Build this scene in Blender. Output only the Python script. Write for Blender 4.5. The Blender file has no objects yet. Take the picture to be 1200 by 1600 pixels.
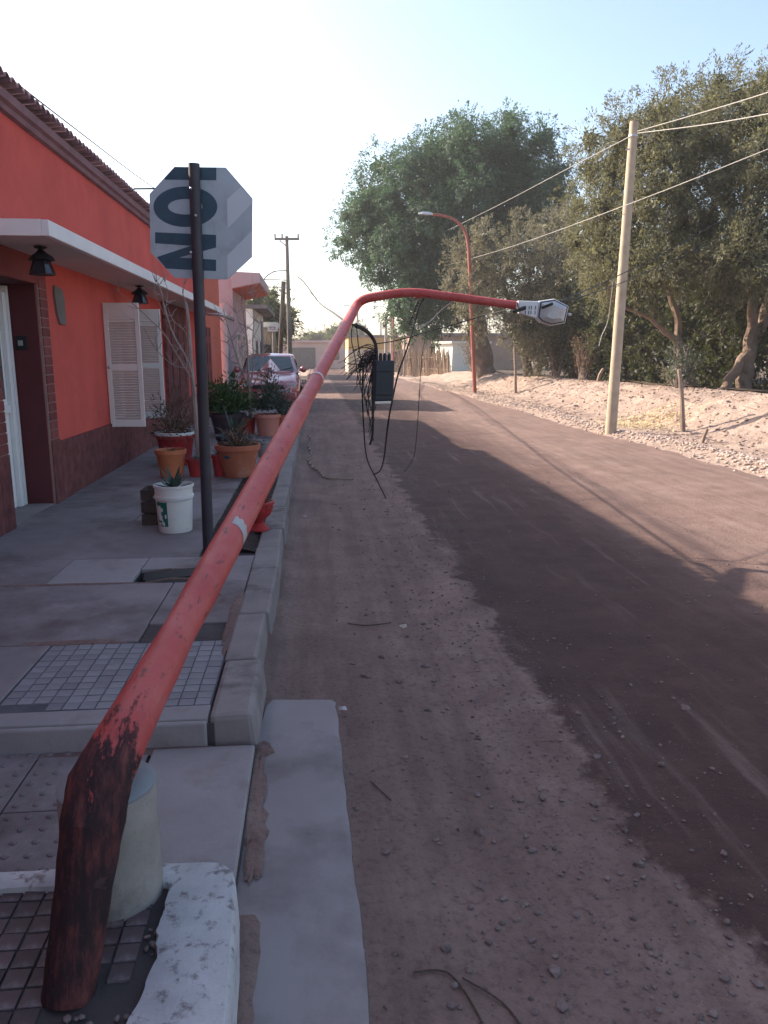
import bpy, bmesh, math, random
import numpy as np
from mathutils import Vector, Matrix
R = math.radians
rnd = random.Random(7)
nr = np.random.RandomState(11)

# ------------------------------------------------------------------ camera, sky, sun, exposure
HAZE = .0009
CAM_H, FOC, YAW, PITCH = 1.5, 1200.0, R(5.2), R(11.6)
SUN_ELEV, SUN_LEFT = R(30.8), R(55.5)          # sun stands to the left of the street direction (+Y)
scene = bpy.context.scene
cam_data = bpy.data.cameras.new('camera'); cam = bpy.data.objects.new('camera', cam_data)
scene.collection.objects.link(cam)
cam.location = (0, 0, CAM_H); cam.rotation_euler = (R(90) - PITCH, 0, -YAW)
cam_data.sensor_fit = 'HORIZONTAL'; cam_data.sensor_width = 36; cam_data.lens = 36 * FOC / 1200
cam_data.clip_start = .05; cam_data.clip_end = 3000
scene.camera = cam
world = bpy.data.worlds.new('World'); scene.world = world; world.use_nodes = True
wn = world.node_tree
sky = wn.nodes.new('ShaderNodeTexSky'); sky.sky_type = 'NISHITA'; sky.sun_disc = False
sky.sun_elevation = SUN_ELEV; sky.sun_rotation = -SUN_LEFT
sky.air_density = 1.0; sky.dust_density = 2.6; sky.ozone_density = 1.0
wn.nodes['Background'].inputs['Strength'].default_value = .14
wn.links.new(sky.outputs[0], wn.nodes['Background'].inputs['Color'])
to_sun = Vector((-math.sin(SUN_LEFT) * math.cos(SUN_ELEV), math.cos(SUN_LEFT) * math.cos(SUN_ELEV), math.sin(SUN_ELEV)))
sd = bpy.data.lights.new('sun', 'SUN'); sd.energy = 4.9; sd.angle = R(.53); sd.color = (1, .88, .72)
sun = bpy.data.objects.new('sun', sd); scene.collection.objects.link(sun)
sun.rotation_euler = to_sun.to_track_quat('Z', 'Y').to_euler()
vs = scene.view_settings
vs.view_transform = 'Standard'; vs.look = 'None'; vs.gamma = 1; vs.exposure = 1.22; vs.use_curve_mapping = False

_fw = Vector((math.sin(YAW) * math.cos(PITCH), math.cos(YAW) * math.cos(PITCH), -math.sin(PITCH)))
_rt = Vector((math.cos(YAW), -math.sin(YAW), 0)); _up = _rt.cross(_fw)
def at(px, py, Y):
    """real place at distance Y along the street that was read off the photograph"""
    r = _fw + _rt * ((px - 600) / FOC) + _up * ((800 - py) / FOC)
    return Vector((0, 0, CAM_H)) + r * (Y / r.y)

# ------------------------------------------------------------------ helpers
COL = scene.collection
ORG = {}
def link(o, parent=None):
    COL.objects.link(o)
    if parent is not None: o.parent = parent
    return o
def empty(name, loc, label=None, cat=None, group=None, kind=None):
    o = bpy.data.objects.new(name, None); o.empty_display_size = .1; link(o)
    o.location = loc; ORG[o] = Vector(loc); return tag(o, label, cat, group, kind)
def tag(o, label=None, cat=None, group=None, kind=None):
    if label: o['label'] = label
    if cat: o['category'] = cat
    if group: o['group'] = group
    if kind: o['kind'] = kind
    return o
def frame_of(t):
    t = Vector(t).normalized()
    a = Vector((0, 0, 1)) if abs(t.z) < .9 else Vector((0, 1, 0))
    u = t.cross(a).normalized(); return u, u.cross(t).normalized()
class MB:
    def __init__(s): s.v = []; s.f = []; s.m = []; s.attr = []
    def add(s, vs, fs, mi=0, attr=0.0):
        b = len(s.v); s.v += [tuple(p) for p in vs]; s.f += [tuple(b + i for i in f) for f in fs]
        s.m += [mi] * len(fs); s.attr += [attr] * len(vs) if not isinstance(attr, list) else attr
        return s
    def box(s, x0, x1, y0, y1, z0, z1, mi=0):
        return s.add([(x, y, z) for z in (z0, z1) for y in (y0, y1) for x in (x0, x1)],
                     [(0, 2, 3, 1), (4, 5, 7, 6), (0, 1, 5, 4), (2, 6, 7, 3), (0, 4, 6, 2), (1, 3, 7, 5)], mi)
    def obox(s, c, ax, ay, az, mi=0):
        c, ax, ay, az = map(Vector, (c, ax, ay, az))
        return s.add([c + ax * i + ay * j + az * k for k in (-1, 1) for j in (-1, 1) for i in (-1, 1)],
                     [(0, 2, 3, 1), (4, 5, 7, 6), (0, 1, 5, 4), (2, 6, 7, 3), (0, 4, 6, 2), (1, 3, 7, 5)], mi)
    def tube(s, pts, rad, n=8, caps=True, mi=0, attr=None, jit=0, flat=None):
        pts = [Vector(p) for p in pts]; k = len(pts)
        if not hasattr(rad, '__len__'): rad = [rad] * k
        u = None; vs = []; at_ = []
        for i, p in enumerate(pts):
            t = pts[min(i + 1, k - 1)] - pts[max(i - 1, 0)]
            if t.length < 1e-9: t = Vector((0, 0, 1))
            t.normalize()
            if u is None: u, w = frame_of(t)
            else:
                u = (u - t * u.dot(t)); u = u.normalized() if u.length > 1e-6 else frame_of(t)[0]
                w = u.cross(t).normalized()
            for j in range(n):
                a = 2 * math.pi * j / n; rr = rad[i] * (1 + (rnd.uniform(-jit, jit) if jit else 0))
                q = (u * math.cos(a) + w * math.sin(a)) * rr
                if flat and flat.get(i):
                    d, kf = flat[i]; d = Vector(d); q -= d * q.dot(d) * kf
                vs.append(p + q); at_.append(attr[i] if attr else 0.0)
        fs = [(i * n + j, i * n + (j + 1) % n, (i + 1) * n + (j + 1) % n, (i + 1) * n + j) for i in range(k - 1) for j in range(n)]
        if caps: fs += [tuple(range(n))[::-1], tuple(range((k - 1) * n, k * n))]
        return s.add(vs, fs, mi, at_)
    def lathe(s, c, prof, n=20, mi=0, axis=(0, 0, 1)):
        c = Vector(c); ax = Vector(axis).normalized(); u, w = frame_of(ax); k = len(prof)
        vs = [c + ax * h + (u * math.cos(2 * math.pi * j / n) + w * math.sin(2 * math.pi * j / n)) * r for r, h in prof for j in range(n)]
        fs = [(i * n + j, i * n + (j + 1) % n, (i + 1) * n + (j + 1) % n, (i + 1) * n + j) for i in range(k - 1) for j in range(n)]
        fs += [tuple(range(n))[::-1], tuple(range((k - 1) * n, k * n))]
        return s.add(vs, fs, mi)
    def prism(s, poly, d0, d1, o=(0, 0, 0), u=(1, 0, 0), v=(0, 0, 1), w=(0, -1, 0), mi=0):
        o, u, v, w = map(Vector, (o, u, v, w)); n = len(poly)
        vs = [o + u * a + v * b + w * d for d in (d0, d1) for a, b in poly]
        fs = [tuple(range(n)), tuple(range(n, 2 * n))[::-1]] + [(i, n + i, n + (i + 1) % n, (i + 1) % n) for i in range(n)]
        return s.add(vs, fs, mi)
    def mesh(s, name, mats, org=(0, 0, 0), smooth=False, attr=False):
        me = bpy.data.meshes.new(name); o = Vector(org)
        me.from_pydata([(p[0] - o.x, p[1] - o.y, p[2] - o.z) for p in s.v], [], s.f)
        for m in (mats if isinstance(mats, (list, tuple)) else [mats]): me.materials.append(m)
        me.polygons.foreach_set('material_index', s.m)
        if attr:
            a = me.attributes.new('wear', 'FLOAT', 'POINT'); a.data.foreach_set('value', s.attr)
        bm = bmesh.new(); bm.from_mesh(me); bmesh.ops.recalc_face_normals(bm, faces=bm.faces); bm.to_mesh(me); bm.free()
        if smooth:
            me.polygons.foreach_set('use_smooth', [True] * len(me.polygons))
            try: me.set_sharp_from_angle(angle=R(40))
            except Exception: pass
        me.update(); return me
    def build(s, name, mats, parent=None, smooth=False, bevel=0, org=None, attr=False, kind=None):
        if parent is not None: og = ORG[parent]
        elif org is not None: og = Vector(org)
        else: og = Vector((0, 0, 0))
        o = bpy.data.objects.new(name, s.mesh(name, mats, og, smooth, attr)); link(o, parent)
        if parent is None: o.location = og
        ORG[o] = og
        if bevel:
            b = o.modifiers.new('bevel', 'BEVEL'); b.width = bevel; b.segments = 2; b.limit_method = 'ANGLE'; b.angle_limit = R(35)
        if kind: o['kind'] = kind
        return o
def piece(name, me, parent, loc, rot=(0, 0, 0), scale=(1, 1, 1)):
    o = bpy.data.objects.new(name, me); link(o, parent); o.location = Vector(loc) - ORG[parent]; o.rotation_euler = rot; o.scale = scale
    ORG[o] = Vector(loc); return o
def catenary(a, b, sag, n=24):
    a, b = Vector(a), Vector(b)
    return [a.lerp(b, i / n) - Vector((0, 0, sag * 4 * (i / n) * (1 - i / n))) for i in range(n + 1)]
def smooth_path(pts, k=6):
    pts = [Vector(p) for p in pts]; P = [pts[0]] + pts + [pts[-1]]; out = []
    for i in range(1, len(P) - 2):
        a, b, c, d = P[i - 1:i + 3]
        for j in range(k):
            t = j / k
            out.append(.5 * ((2 * b) + (c - a) * t + (2 * a - 5 * b + 4 * c - d) * t * t + (3 * b - a - 3 * c + d) * t ** 3))
    return out + [pts[-1]]
def vnoise(x, y, seed=0):
    xi, yi = np.floor(x).astype(np.int64), np.floor(y).astype(np.int64); fx, fy = x - xi, y - yi
    def h(a, b):
        n = (a * 374761393 + b * 668265263 + seed * 1442695) & 0x7fffffff; n = ((n ^ (n >> 13)) * 1274126177) & 0x7fffffff
        return ((n ^ (n >> 16)) & 0xffff) / 65535.0
    sx, sy = fx * fx * (3 - 2 * fx), fy * fy * (3 - 2 * fy)
    return (h(xi, yi) * (1 - sx) + h(xi + 1, yi) * sx) * (1 - sy) + (h(xi, yi + 1) * (1 - sx) + h(xi + 1, yi + 1) * sx) * sy - .5
def fbm(x, y, seed=0, octv=4):
    return sum(vnoise(x * 2 ** k, y * 2 ** k, seed + k) / 2 ** k for k in range(octv))

# ------------------------------------------------------------------ materials
class NT:
    def __init__(s, name):
        s.m = bpy.data.materials.new(name); s.m.use_nodes = True; s.t = s.m.node_tree; s.t.nodes.clear()
        s.out = s.n('ShaderNodeOutputMaterial')
    def n(s, typ, **kw):
        o = s.t.nodes.new(typ)
        for k, v in kw.items():
            if k in o.inputs: o.inputs[k].default_value = v
            else: setattr(o, k, v)
        return o
    def l(s, a, b): s.t.links.new(a, b)
    def coord(s, scale=1, kind='Object'):
        tc = s.n('ShaderNodeTexCoord'); mp = s.n('ShaderNodeMapping')
        mp.inputs['Scale'].default_value = scale if hasattr(scale, '__len__') else (scale,) * 3
        s.l(tc.outputs[kind], mp.inputs[0]); return mp.outputs[0]
    def noise(s, co, sc, det=6, ro=.6):
        n = s.n('ShaderNodeTexNoise'); n.inputs['Scale'].default_value = sc; n.inputs['Detail'].default_value = det
        n.inputs['Roughness'].default_value = ro; s.l(co, n.inputs['Vector']); return n.outputs['Fac']
    def ramp(s, f, stops, interp='LINEAR'):
        r = s.n('ShaderNodeValToRGB'); e = r.color_ramp.elements; r.color_ramp.interpolation = interp
        while len(e) < len(stops): e.new(.5)
        for i, (p, c) in enumerate(stops):
            e[i].position = p; e[i].color = (c, c, c, 1) if not hasattr(c, '__len__') else (*c, 1)
        s.l(f, r.inputs[0]); return r.outputs[0]
    def mix(s, f, a, b, mode='MIX'):
        m = s.n('ShaderNodeMix', data_type='RGBA', blend_type=mode)
        for k, v in ((0, f), (6, a), (7, b)):
            if hasattr(v, 'links'): s.l(v, m.inputs[k])
            else: m.inputs[k].default_value = v if k == 0 else (*v, 1)
        return m.outputs[2]
    def math(s, op, a, b=0, clamp=False):
        m = s.n('ShaderNodeMath', operation=op); m.use_clamp = clamp
        for k, v in ((0, a), (1, b)):
            if hasattr(v, 'links'): s.l(v, m.inputs[k])
            else: m.inputs[k].default_value = v
        return m.outputs[0]
    def bsdf(s, col, rough=.8, metal=0, height=None, bump=.3, dist=.01, spec=.3, **kw):
        b = s.n('ShaderNodeBsdfPrincipled')
        for k, v in (('Base Color', col), ('Roughness', rough), ('Metallic', metal)):
            if hasattr(v, 'links'): s.l(v, b.inputs[k])
            else: b.inputs[k].default_value = (*v, 1) if k == 'Base Color' else v
        b.inputs['Specular IOR Level'].default_value = spec
        for k, v in kw.items(): b.inputs[k.replace('_', ' ')].default_value = v
        if height is not None:
            bp = s.n('ShaderNodeBump'); bp.inputs['Strength'].default_value = bump; bp.inputs['Distance'].default_value = dist
            s.l(height, bp.inputs['Height']); s.l(bp.outputs[0], b.inputs['Normal'])
        s.l(b.outputs[0], s.out.inputs[0]); return b
def jit(c, k): return tuple(min(1, max(0, x * k)) for x in c)
def surf(name, col, var=.25, scale=4, rough=.85, bump=.25, bscale=40, dist=.006, metal=0, spec=.3, stain=None, stain_sc=1.2, stain_lo=.55, stain_hi=.7, rand=0):
    t = NT(name); co = t.coord()
    f = t.noise(co, scale); c = t.ramp(f, [(.25, jit(col, 1 - var)), (.5, col), (.75, jit(col, 1 + var))])
    if stain: c = t.mix(t.ramp(t.noise(co, stain_sc, 8, .65), [(stain_lo, 0.), (stain_hi, 1.)]), c, stain)
    if rand:
        oi = t.n('ShaderNodeObjectInfo'); k = t.ramp(oi.outputs['Random'], [(0, 1 - rand), (1, 1 + rand * .6)])
        c = t.mix(1.0, c, k, 'MULTIPLY')
    h = t.noise(co, bscale, 5, .7)
    t.bsdf(c, rough, metal, h, bump, dist, spec); return t.m
def leafmat(name, cols, trans=.35, tcol=None):
    t = NT(name); a = t.n('ShaderNodeAttribute', attribute_name='tone')
    c = t.ramp(a.outputs['Fac'], [(i / (len(cols) - 1), c) for i, c in enumerate(cols)])
    d = t.n('ShaderNodeBsdfPrincipled'); d.inputs['Roughness'].default_value = .55; d.inputs['Specular IOR Level'].default_value = .25
    t.l(c, d.inputs['Base Color'])
    tr = t.n('ShaderNodeBsdfTranslucent'); t.l(t.mix(.5, c, tcol or (.16, .2, .04)), tr.inputs['Color'])
    mx = t.n('ShaderNodeMixShader'); mx.inputs[0].default_value = trans
    t.l(d.outputs[0], mx.inputs[1]); t.l(tr.outputs[0], mx.inputs[2]); t.l(mx.outputs[0], t.out.inputs[0]); return t.m

def road_mat():
    t = NT('dirt_road'); co = t.coord(); tc = t.n('ShaderNodeTexCoord')
    sx = t.n('ShaderNodeSeparateXYZ'); t.l(tc.outputs['Object'], sx.inputs[0])
    big = t.noise(co, .5, 5); mid = t.noise(co, 3.0, 8, .7); fine = t.noise(co, 38, 6, .7); edge = t.noise(co, 2.2, 10, .68)
    spk = t.n('ShaderNodeTexVoronoi'); spk.inputs['Scale'].default_value = 55; t.l(co, spk.inputs['Vector'])
    dry = t.ramp(mid, [(.25, (.165, .102, .086)), (.5, (.232, .150, .128)), (.75, (.295, .205, .175))])
    dry = t.mix(t.ramp(big, [(.45, 0.), (.62, .55)]), dry, (.16, .105, .092))
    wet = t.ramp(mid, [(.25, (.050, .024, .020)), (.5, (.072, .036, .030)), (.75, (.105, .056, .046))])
    # damp strip down the middle: sharp ragged border on the left, right-hand fade colours the sunlit side lighter
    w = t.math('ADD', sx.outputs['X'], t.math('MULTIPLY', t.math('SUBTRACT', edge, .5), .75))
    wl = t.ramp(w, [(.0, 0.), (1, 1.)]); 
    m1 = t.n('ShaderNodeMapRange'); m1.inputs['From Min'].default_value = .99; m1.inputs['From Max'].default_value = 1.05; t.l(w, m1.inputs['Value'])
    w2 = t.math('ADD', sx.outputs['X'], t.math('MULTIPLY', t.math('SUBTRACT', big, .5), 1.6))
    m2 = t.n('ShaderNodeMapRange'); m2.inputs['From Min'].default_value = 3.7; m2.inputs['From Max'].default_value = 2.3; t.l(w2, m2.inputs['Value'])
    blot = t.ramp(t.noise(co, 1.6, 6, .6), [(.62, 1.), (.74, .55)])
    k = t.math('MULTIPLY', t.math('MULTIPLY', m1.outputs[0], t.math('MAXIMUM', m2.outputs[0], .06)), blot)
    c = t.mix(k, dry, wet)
    trk = t.noise(t.coord((5, .35, 1)), 1.6, 7, .6)
    c = t.mix(t.ramp(trk, [(.42, .38), (.55, 0.)]), c, t.mix(.5, c, (.03, .016, .014)))
    c = t.mix(t.ramp(trk, [(.58, 0.), (.72, .4)]), c, (.25, .175, .155))
    c = t.mix(t.ramp(fine, [(.30, .5), (.5, 0.)]), c, (.05, .032, .028))
    c = t.mix(t.ramp(spk.outputs['Distance'], [(.05, .35), (.16, 0.)]), c, (.27, .21, .19))
    h = t.math('ADD', t.math('MULTIPLY', mid, .6), fine)
    t.bsdf(c, t.ramp(k, [(0, .95), (1, .78)]), 0, h, .75, .018, .25); return t.m
def pole_mat():
    t = NT('pole_red_paint'); co = t.coord(); a = t.n('ShaderNodeAttribute', attribute_name='wear')
    n1 = t.noise(co, 3.0, 7, .65); n2 = t.noise(t.coord((22, 5, 5)), 1.6, 9, .72); n3 = t.noise(co, 9, 9, .7)
    red = t.ramp(n1, [(.3, (.36, .045, .043)), (.5, (.44, .070, .062)), (.72, (.50, .12, .105))])
    red = t.mix(t.ramp(n3, [(.5, 0.), (.8, .4)]), red, (.52, .21, .19))
    tar = t.ramp(n2, [(.3, (.012, .007, .009)), (.48, (.030, .013, .014)), (.6, (.10, .028, .025)), (.74, (.18, .06, .045))])
    f = t.math('ADD', a.outputs['Fac'], t.math('MULTIPLY', t.math('SUBTRACT', n2, .5), .85))
    f = t.math('ADD', f, t.math('MULTIPLY', t.math('SUBTRACT', n3, .5), .55))
    c = t.mix(t.ramp(f, [(.40, 0.), (.47, 1.)]), red, tar)
    scr = t.ramp(t.noise(t.coord((9, 2.5, 9)), 4, 10, .72), [(.57, 0.), (.64, .75)])
    c = t.mix(scr, c, (.07, .035, .035))
    rg = t.mix(t.ramp(f, [(.40, 0.), (.47, 1.)]), t.ramp(n3, [(.3, .36), (.7, .60)]), (.85, .85, .85))
    t.bsdf(c, rg, 0, t.math('ADD', n2, t.math('MULTIPLY', f, .6)), .45, .005, .32); return t.m
def glassy(name, col, rough=.06):
    t = NT(name); co = t.coord(); n = t.noise(co, 5)
    t.bsdf(t.ramp(n, [(.3, jit(col, .7)), (.7, jit(col, 1.3))]), rough, 0, None, spec=.6); return t.m

def carpaint():
    t = NT('car_paint'); n = t.noise(t.coord(), 4); b = t.bsdf(t.ramp(n, [(.3, (.30, .05, .055)), (.7, (.36, .07, .075))]), .3, 0, None, spec=.5); b.inputs['Coat Weight'].default_value = 1; b.inputs['Coat Roughness'].default_value = .04; b.inputs['Coat IOR'].default_value = 1.9; return t.m
MAT = dict(
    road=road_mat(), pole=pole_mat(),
    soil=surf('sandy_soil', (.35, .255, .212), .3, 2.5, .95, 1.0, 11, .07, stain=(.24, .168, .138), stain_sc=1.5, stain_lo=.5, stain_hi=.75),
    earth=surf('open_ground', (.30, .22, .18), .25, .4, .95, .4, 6, .05),
    litter=surf('shade_toned_litter', (.105, .072, .052), .4, 3, .95, .8, 14, .05),  # leaf litter, its colour darkened to stand for shade under the trees
    bed=surf('dark_earth', (.045, .03, .026), .4, 9, .95, .9, 40, .02),
    conc=surf('concrete_paving', (.235, .20, .196), .2, 3, .9, .5, 45, .006, stain=(.125, .088, .08), stain_sc=1.6, stain_lo=.48, stain_hi=.68, rand=.12),
    conc_lt=surf('pale_concrete', (.30, .268, .26), .16, 4, .9, .45, 45, .006, stain=(.16, .12, .11), stain_sc=2, stain_lo=.5, rand=.08),
    joint=surf('tile_joint', (.10, .092, .10), .25, 10, .95, .4, 60, .003),
    conc_base=surf('paving_bed', (.07, .057, .055), .3, 8, .95, .6, 50, .006),
    kerb=surf('kerb_concrete', (.235, .20, .188), .18, 5, .9, .5, 50, .006, stain=(.115, .09, .085), stain_sc=3, rand=.12),
    white_kerb=surf('worn_white_kerb_paint', (.47, .445, .435), .22, 7, .85, .6, 45, .006, stain=(.20, .17, .165), stain_sc=26, stain_lo=.55, stain_hi=.66),
    tilepad=surf('grey_tile', (.235, .22, .225), .15, 12, .8, .3, 90, .003, rand=.18),
    tilepad2=surf('dusty_tile', (.115, .08, .078), .35, 7, .85, .4, 60, .003, stain=(.24, .22, .22), stain_sc=8, rand=.3),
    gutter=surf('gutter_concrete', (.25, .212, .208), .14, 2.2, .9, .4, 70, .004, stain=(.125, .095, .092), stain_sc=1.8, stain_lo=.48),
    bollard=surf('bollard_concrete', (.29, .255, .225), .22, 9, .92, .6, 34, .008, stain=(.155, .135, .13), stain_sc=4),
    capgrey=surf('bollard_cap_paint', (.215, .225, .235), .15, 8, .6, .2, 60, .003),
    orange=surf('orange_plaster', (.60, .102, .078), .14, .9, .9, .3, 40, .004, stain=(.47, .072, .056), stain_sc=1.7, stain_lo=.45, stain_hi=.8),
    darkred=surf('dark_red_plaster', (.22, .05, .045), .18, 2, .88, .25, 60, .004),
    maroon=surf('maroon_reveal_paint', (.105, .022, .025), .2, 2, .7, .2, 50, .003),
    plinth=surf('rough_red_plinth', (.17, .058, .052), .5, 9, .95, 1.0, 32, .02),
    brick=surf('painted_brick', (.20, .055, .048), .22, 10, .9, .4, 60, .004, rand=.25),
    mortar=surf('pale_mortar', (.30, .19, .17), .15, 20, .95, .3, 60, .003),
    soffit=surf('soffit_plaster', (.60, .54, .52), .08, 2, .9, .12, 60, .003),
    white=surf('white_paint', (.74, .72, .70), .06, 5, .6, .12, 50, .002),
    shutter=surf('cream_shutter_paint', (.70, .645, .61), .08, 4, .6, .15, 50, .002),
    tile=surf('roof_tile', (.30, .20, .21), .25, 10, .85, .3, 40, .004, rand=.3),
    mould=surf('cornice_brown', (.23, .135, .145), .2, 5, .85, .25, 40, .004),
    iron=surf('dark_iron', (.022, .019, .021), .3, 10, .5, .2, 60, .002, metal=.4, spec=.4),
    postm=surf('dark_post_paint', (.030, .027, .035), .3, 6, .5, .2, 50, .002, spec=.45, stain=(.07, .045, .04), stain_sc=5, stain_lo=.6),
    signback=surf('bare_sign_metal', (.36, .40, .43), .12, 5, .5, .15, 30, .002, metal=.15, stain=(.27, .28, .29), stain_sc=7, stain_lo=.5, stain_hi=.75),
    signpale=surf('pale_sign_print', (.50, .53, .55), .06, 3, .5, .1, 30, .002),
    signdark=surf('dark_sign_print', (.032, .066, .095), .3, 9, .5, .1, 30, .002),
    steel=surf('zinc_steel', (.5, .5, .5), .15, 8, .4, .1, 40, .002, metal=.8),
    black=surf('black_cable', (.012, .012, .014), .3, 20, .55, .1, 60, .001),
    blackbox=surf('black_plastic', (.028, .034, .042), .25, 5, .5, .15, 40, .002),
    greycable=surf('grey_cable', (.33, .31, .29), .15, 5, .6, .1, 60, .001),
    housing=surf('luminaire_grey', (.62, .62, .62), .08, 8, .5, .1, 40, .002),
    wood=surf('pale_pole_wood', (.40, .32, .235), .2, 5, .85, .35, 30, .004),
    greywood=surf('grey_pole_wood', (.17, .145, .13), .2, 4, .9, .3, 30, .004),
    stick=surf('stake_wood', (.26, .19, .145), .25, 8, .9, .4, 40, .004),
    rustpole=surf('faded_red_pole', (.33, .105, .075), .2, 4, .7, .2, 40, .003),
    greypole=surf('far_grey_pole', (.33, .27, .25), .15, 4, .8, .2, 40, .003),
    bark=surf('tree_bark', (.215, .15, .115), .35, 5, .95, 1.0, 16, .04),
    barkd=surf('dark_bark', (.10, .07, .055), .35, 4, .95, 1.0, 14, .05),
    twig=surf('pale_twig', (.30, .235, .205), .2, 8, .9, .2, 40, .002),
    terra=surf('terracotta', (.43, .135, .075), .14, 7, .8, .2, 60, .003, stain=(.46, .24, .18), stain_sc=4, rand=.12),
    terra_lt=surf('sunbleached_pot', (.52, .20, .15), .1, 6, .75, .2, 60, .003),
    redpot=surf('red_pot', (.36, .030, .030), .15, 8, .55, .15, 50, .002),
    orangepot=surf('orange_pot', (.52, .16, .07), .12, 8, .7, .15, 50, .002),
    navypot=surf('dark_blue_pot', (.018, .028, .05), .2, 8, .5, .15, 50, .002),
    plumpot=surf('plum_pot', (.07, .04, .06), .2, 8, .6, .15, 50, .002),
    bucket=surf('bucket_plastic', (.66, .64, .60), .07, 5, .55, .12, 40, .002, stain=(.30, .26, .22), stain_sc=14, stain_lo=.64, stain_hi=.7),
    green=surf('green_label', (.012, .13, .095), .15, 12, .5, .1, 40, .001),
    carred=carpaint(),
    carglass=glassy('car_glass', (.035, .055, .06)), glass=glassy('window_glass', (.03, .032, .04)),
    lens=glassy('lamp_lens', (.46, .46, .46), .22), rubber=surf('tyre_rubber', (.02, .02, .02), .2, 10, .85),
    chrome=surf('bright_trim', (.7, .7, .7), .1, 8, .2, .05, 30, .001, metal=.9),
    salmon=surf('salmon_plaster', (.58, .15, .09), .08, 1.5, .9, .2, 60, .004),
    lilac=surf('pale_pink_plaster', (.50, .36, .36), .08, 1.2, .9, .2, 50, .004, stain=(.40, .28, .28), stain_sc=1),
    cream=surf('cream_plaster', (.55, .46, .33), .1, .8, .9, .2, 40, .004),
    ochre=surf('ochre_plaster', (.50, .35, .14), .12, .8, .9, .2, 40, .004),
    pinkhouse=surf('faded_pink_plaster', (.50, .36, .32), .1, .8, .9, .2, 40, .004),
    adobe=surf('adobe_wall', (.30, .20, .155), .2, 1.5, .95, .5, 16, .02),
    whitewall=surf('limewashed_wall', (.80, .77, .68), .08, 1.0, .9, .2, 30, .004),
    cane=surf('dry_cane', (.24, .165, .12), .3, 8, .95, .3, 40, .004, rand=.3),
    dark=surf('dark_interior', (.02, .017, .018), .2, 5, .9),
    rock=surf('gravel_stone', (.42, .32, .27), .35, 30, .9, .4, 60, .004),
    pebble=surf('road_pebble', (.17, .125, .115), .6, 22, .9, .3, 60, .003),
    straw=surf('dry_straw', (.60, .47, .29), .2, 20, .9),
    paper=surf('litter_paper', (.38, .36, .35), .1, 9, .8),
    tape=surf('barrier_tape', (.62, .5, .48), .12, 9, .5),
    leaf_pepper=leafmat('pepper_leaf', [(.026, .056, .042), (.050, .095, .064), (.095, .15, .095)], .4, (.10, .19, .06)),
    leaf_olive=leafmat('silver_leaf', [(.08, .078, .055), (.17, .16, .12), (.27, .25, .19)], .4, (.18, .16, .06)),
    leaf_tam=leafmat('feathery_leaf', [(.052, .054, .034), (.115, .114, .070), (.205, .192, .122)], .45, (.22, .21, .08)),
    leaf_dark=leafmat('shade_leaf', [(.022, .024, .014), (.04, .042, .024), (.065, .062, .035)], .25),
    leaf_pot=leafmat('pot_leaf', [(.018, .045, .014), (.04, .09, .022), (.085, .14, .035)], .3, (.12, .2, .03)),
    leaf_grey=leafmat('greygreen_leaf', [(.035, .05, .042), (.06, .08, .065), (.10, .12, .095)], .25),
    leaf_dry=leafmat('dry_leaf', [(.07, .04, .028), (.12, .07, .045), (.17, .11, .07)], .25, (.2, .12, .05)),
    leaf_far=leafmat('far_leaf', [(.05, .06, .035), (.08, .09, .05), (.12, .13, .075)], .35),
    agave=leafmat('agave_leaf', [(.02, .045, .035), (.045, .075, .055), (.09, .12, .09)], .1),
)

# ------------------------------------------------------------------ foliage
def leaf_mesh(name, pos, dirs, length, width, mat, seed=0, org=(0, 0, 0), tone=0.0, nrm=None):
    rs = np.random.RandomState(seed); n = len(pos)
    d = dirs / np.maximum(np.linalg.norm(dirs, axis=1, keepdims=True), 1e-6)
    a = rs.normal(size=(n, 3)); a = a if nrm is None else nrm + a * .38; s = np.cross(d, a); s /= np.maximum(np.linalg.norm(s, axis=1, keepdims=True), 1e-6)
    L = (length * rs.uniform(.6, 1.4, n))[:, None]; W = (width * rs.uniform(.7, 1.3, n))[:, None]
    v = np.stack([pos, pos + d * L * .45 + s * W, pos + d * L, pos + d * L * .45 - s * W], 1).reshape(-1, 3) - np.array(org)
    me = bpy.data.meshes.new(name)
    me.vertices.add(n * 4); me.vertices.foreach_set('co', v.astype(np.float32).ravel())
    me.loops.add(n * 4); me.loops.foreach_set('vertex_index', np.arange(n * 4, dtype=np.int32))
    me.polygons.add(n); me.polygons.foreach_set('loop_start', np.arange(0, n * 4, 4, dtype=np.int32))
    me.polygons.foreach_set('loop_total', np.full(n, 4, dtype=np.int32))
    t = np.repeat(np.clip(rs.normal(.5, .2, n) + tone, 0, 1), 4)
    me.attributes.new('tone', 'FLOAT', 'POINT').data.foreach_set('value', t.astype(np.float32))
    me.materials.append(mat); me.update(); me.validate(); return me
def sublobes(lobes, k, f, seed, tall=1.0):
    """break every lobe of a crown into smaller clumps standing on its surface"""
    rs = random.Random(seed); out = []
    for (cx, cy, cz, rx, ry, rz) in lobes:
        for i in range(k):
            z = 1 - 2 * (i + .5) / k; a = i * 2.399 + rs.uniform(-.5, .5); r = math.sqrt(max(0, 1 - z * z)); g = rs.uniform(.62, .95); ff = f * rs.uniform(.7, 1.25)
            out.append((cx + r * math.cos(a) * rx * g, cy + r * math.sin(a) * ry * g, cz + z * rz * g, rx * ff, ry * ff, rz * ff * tall))
    return out
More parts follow.
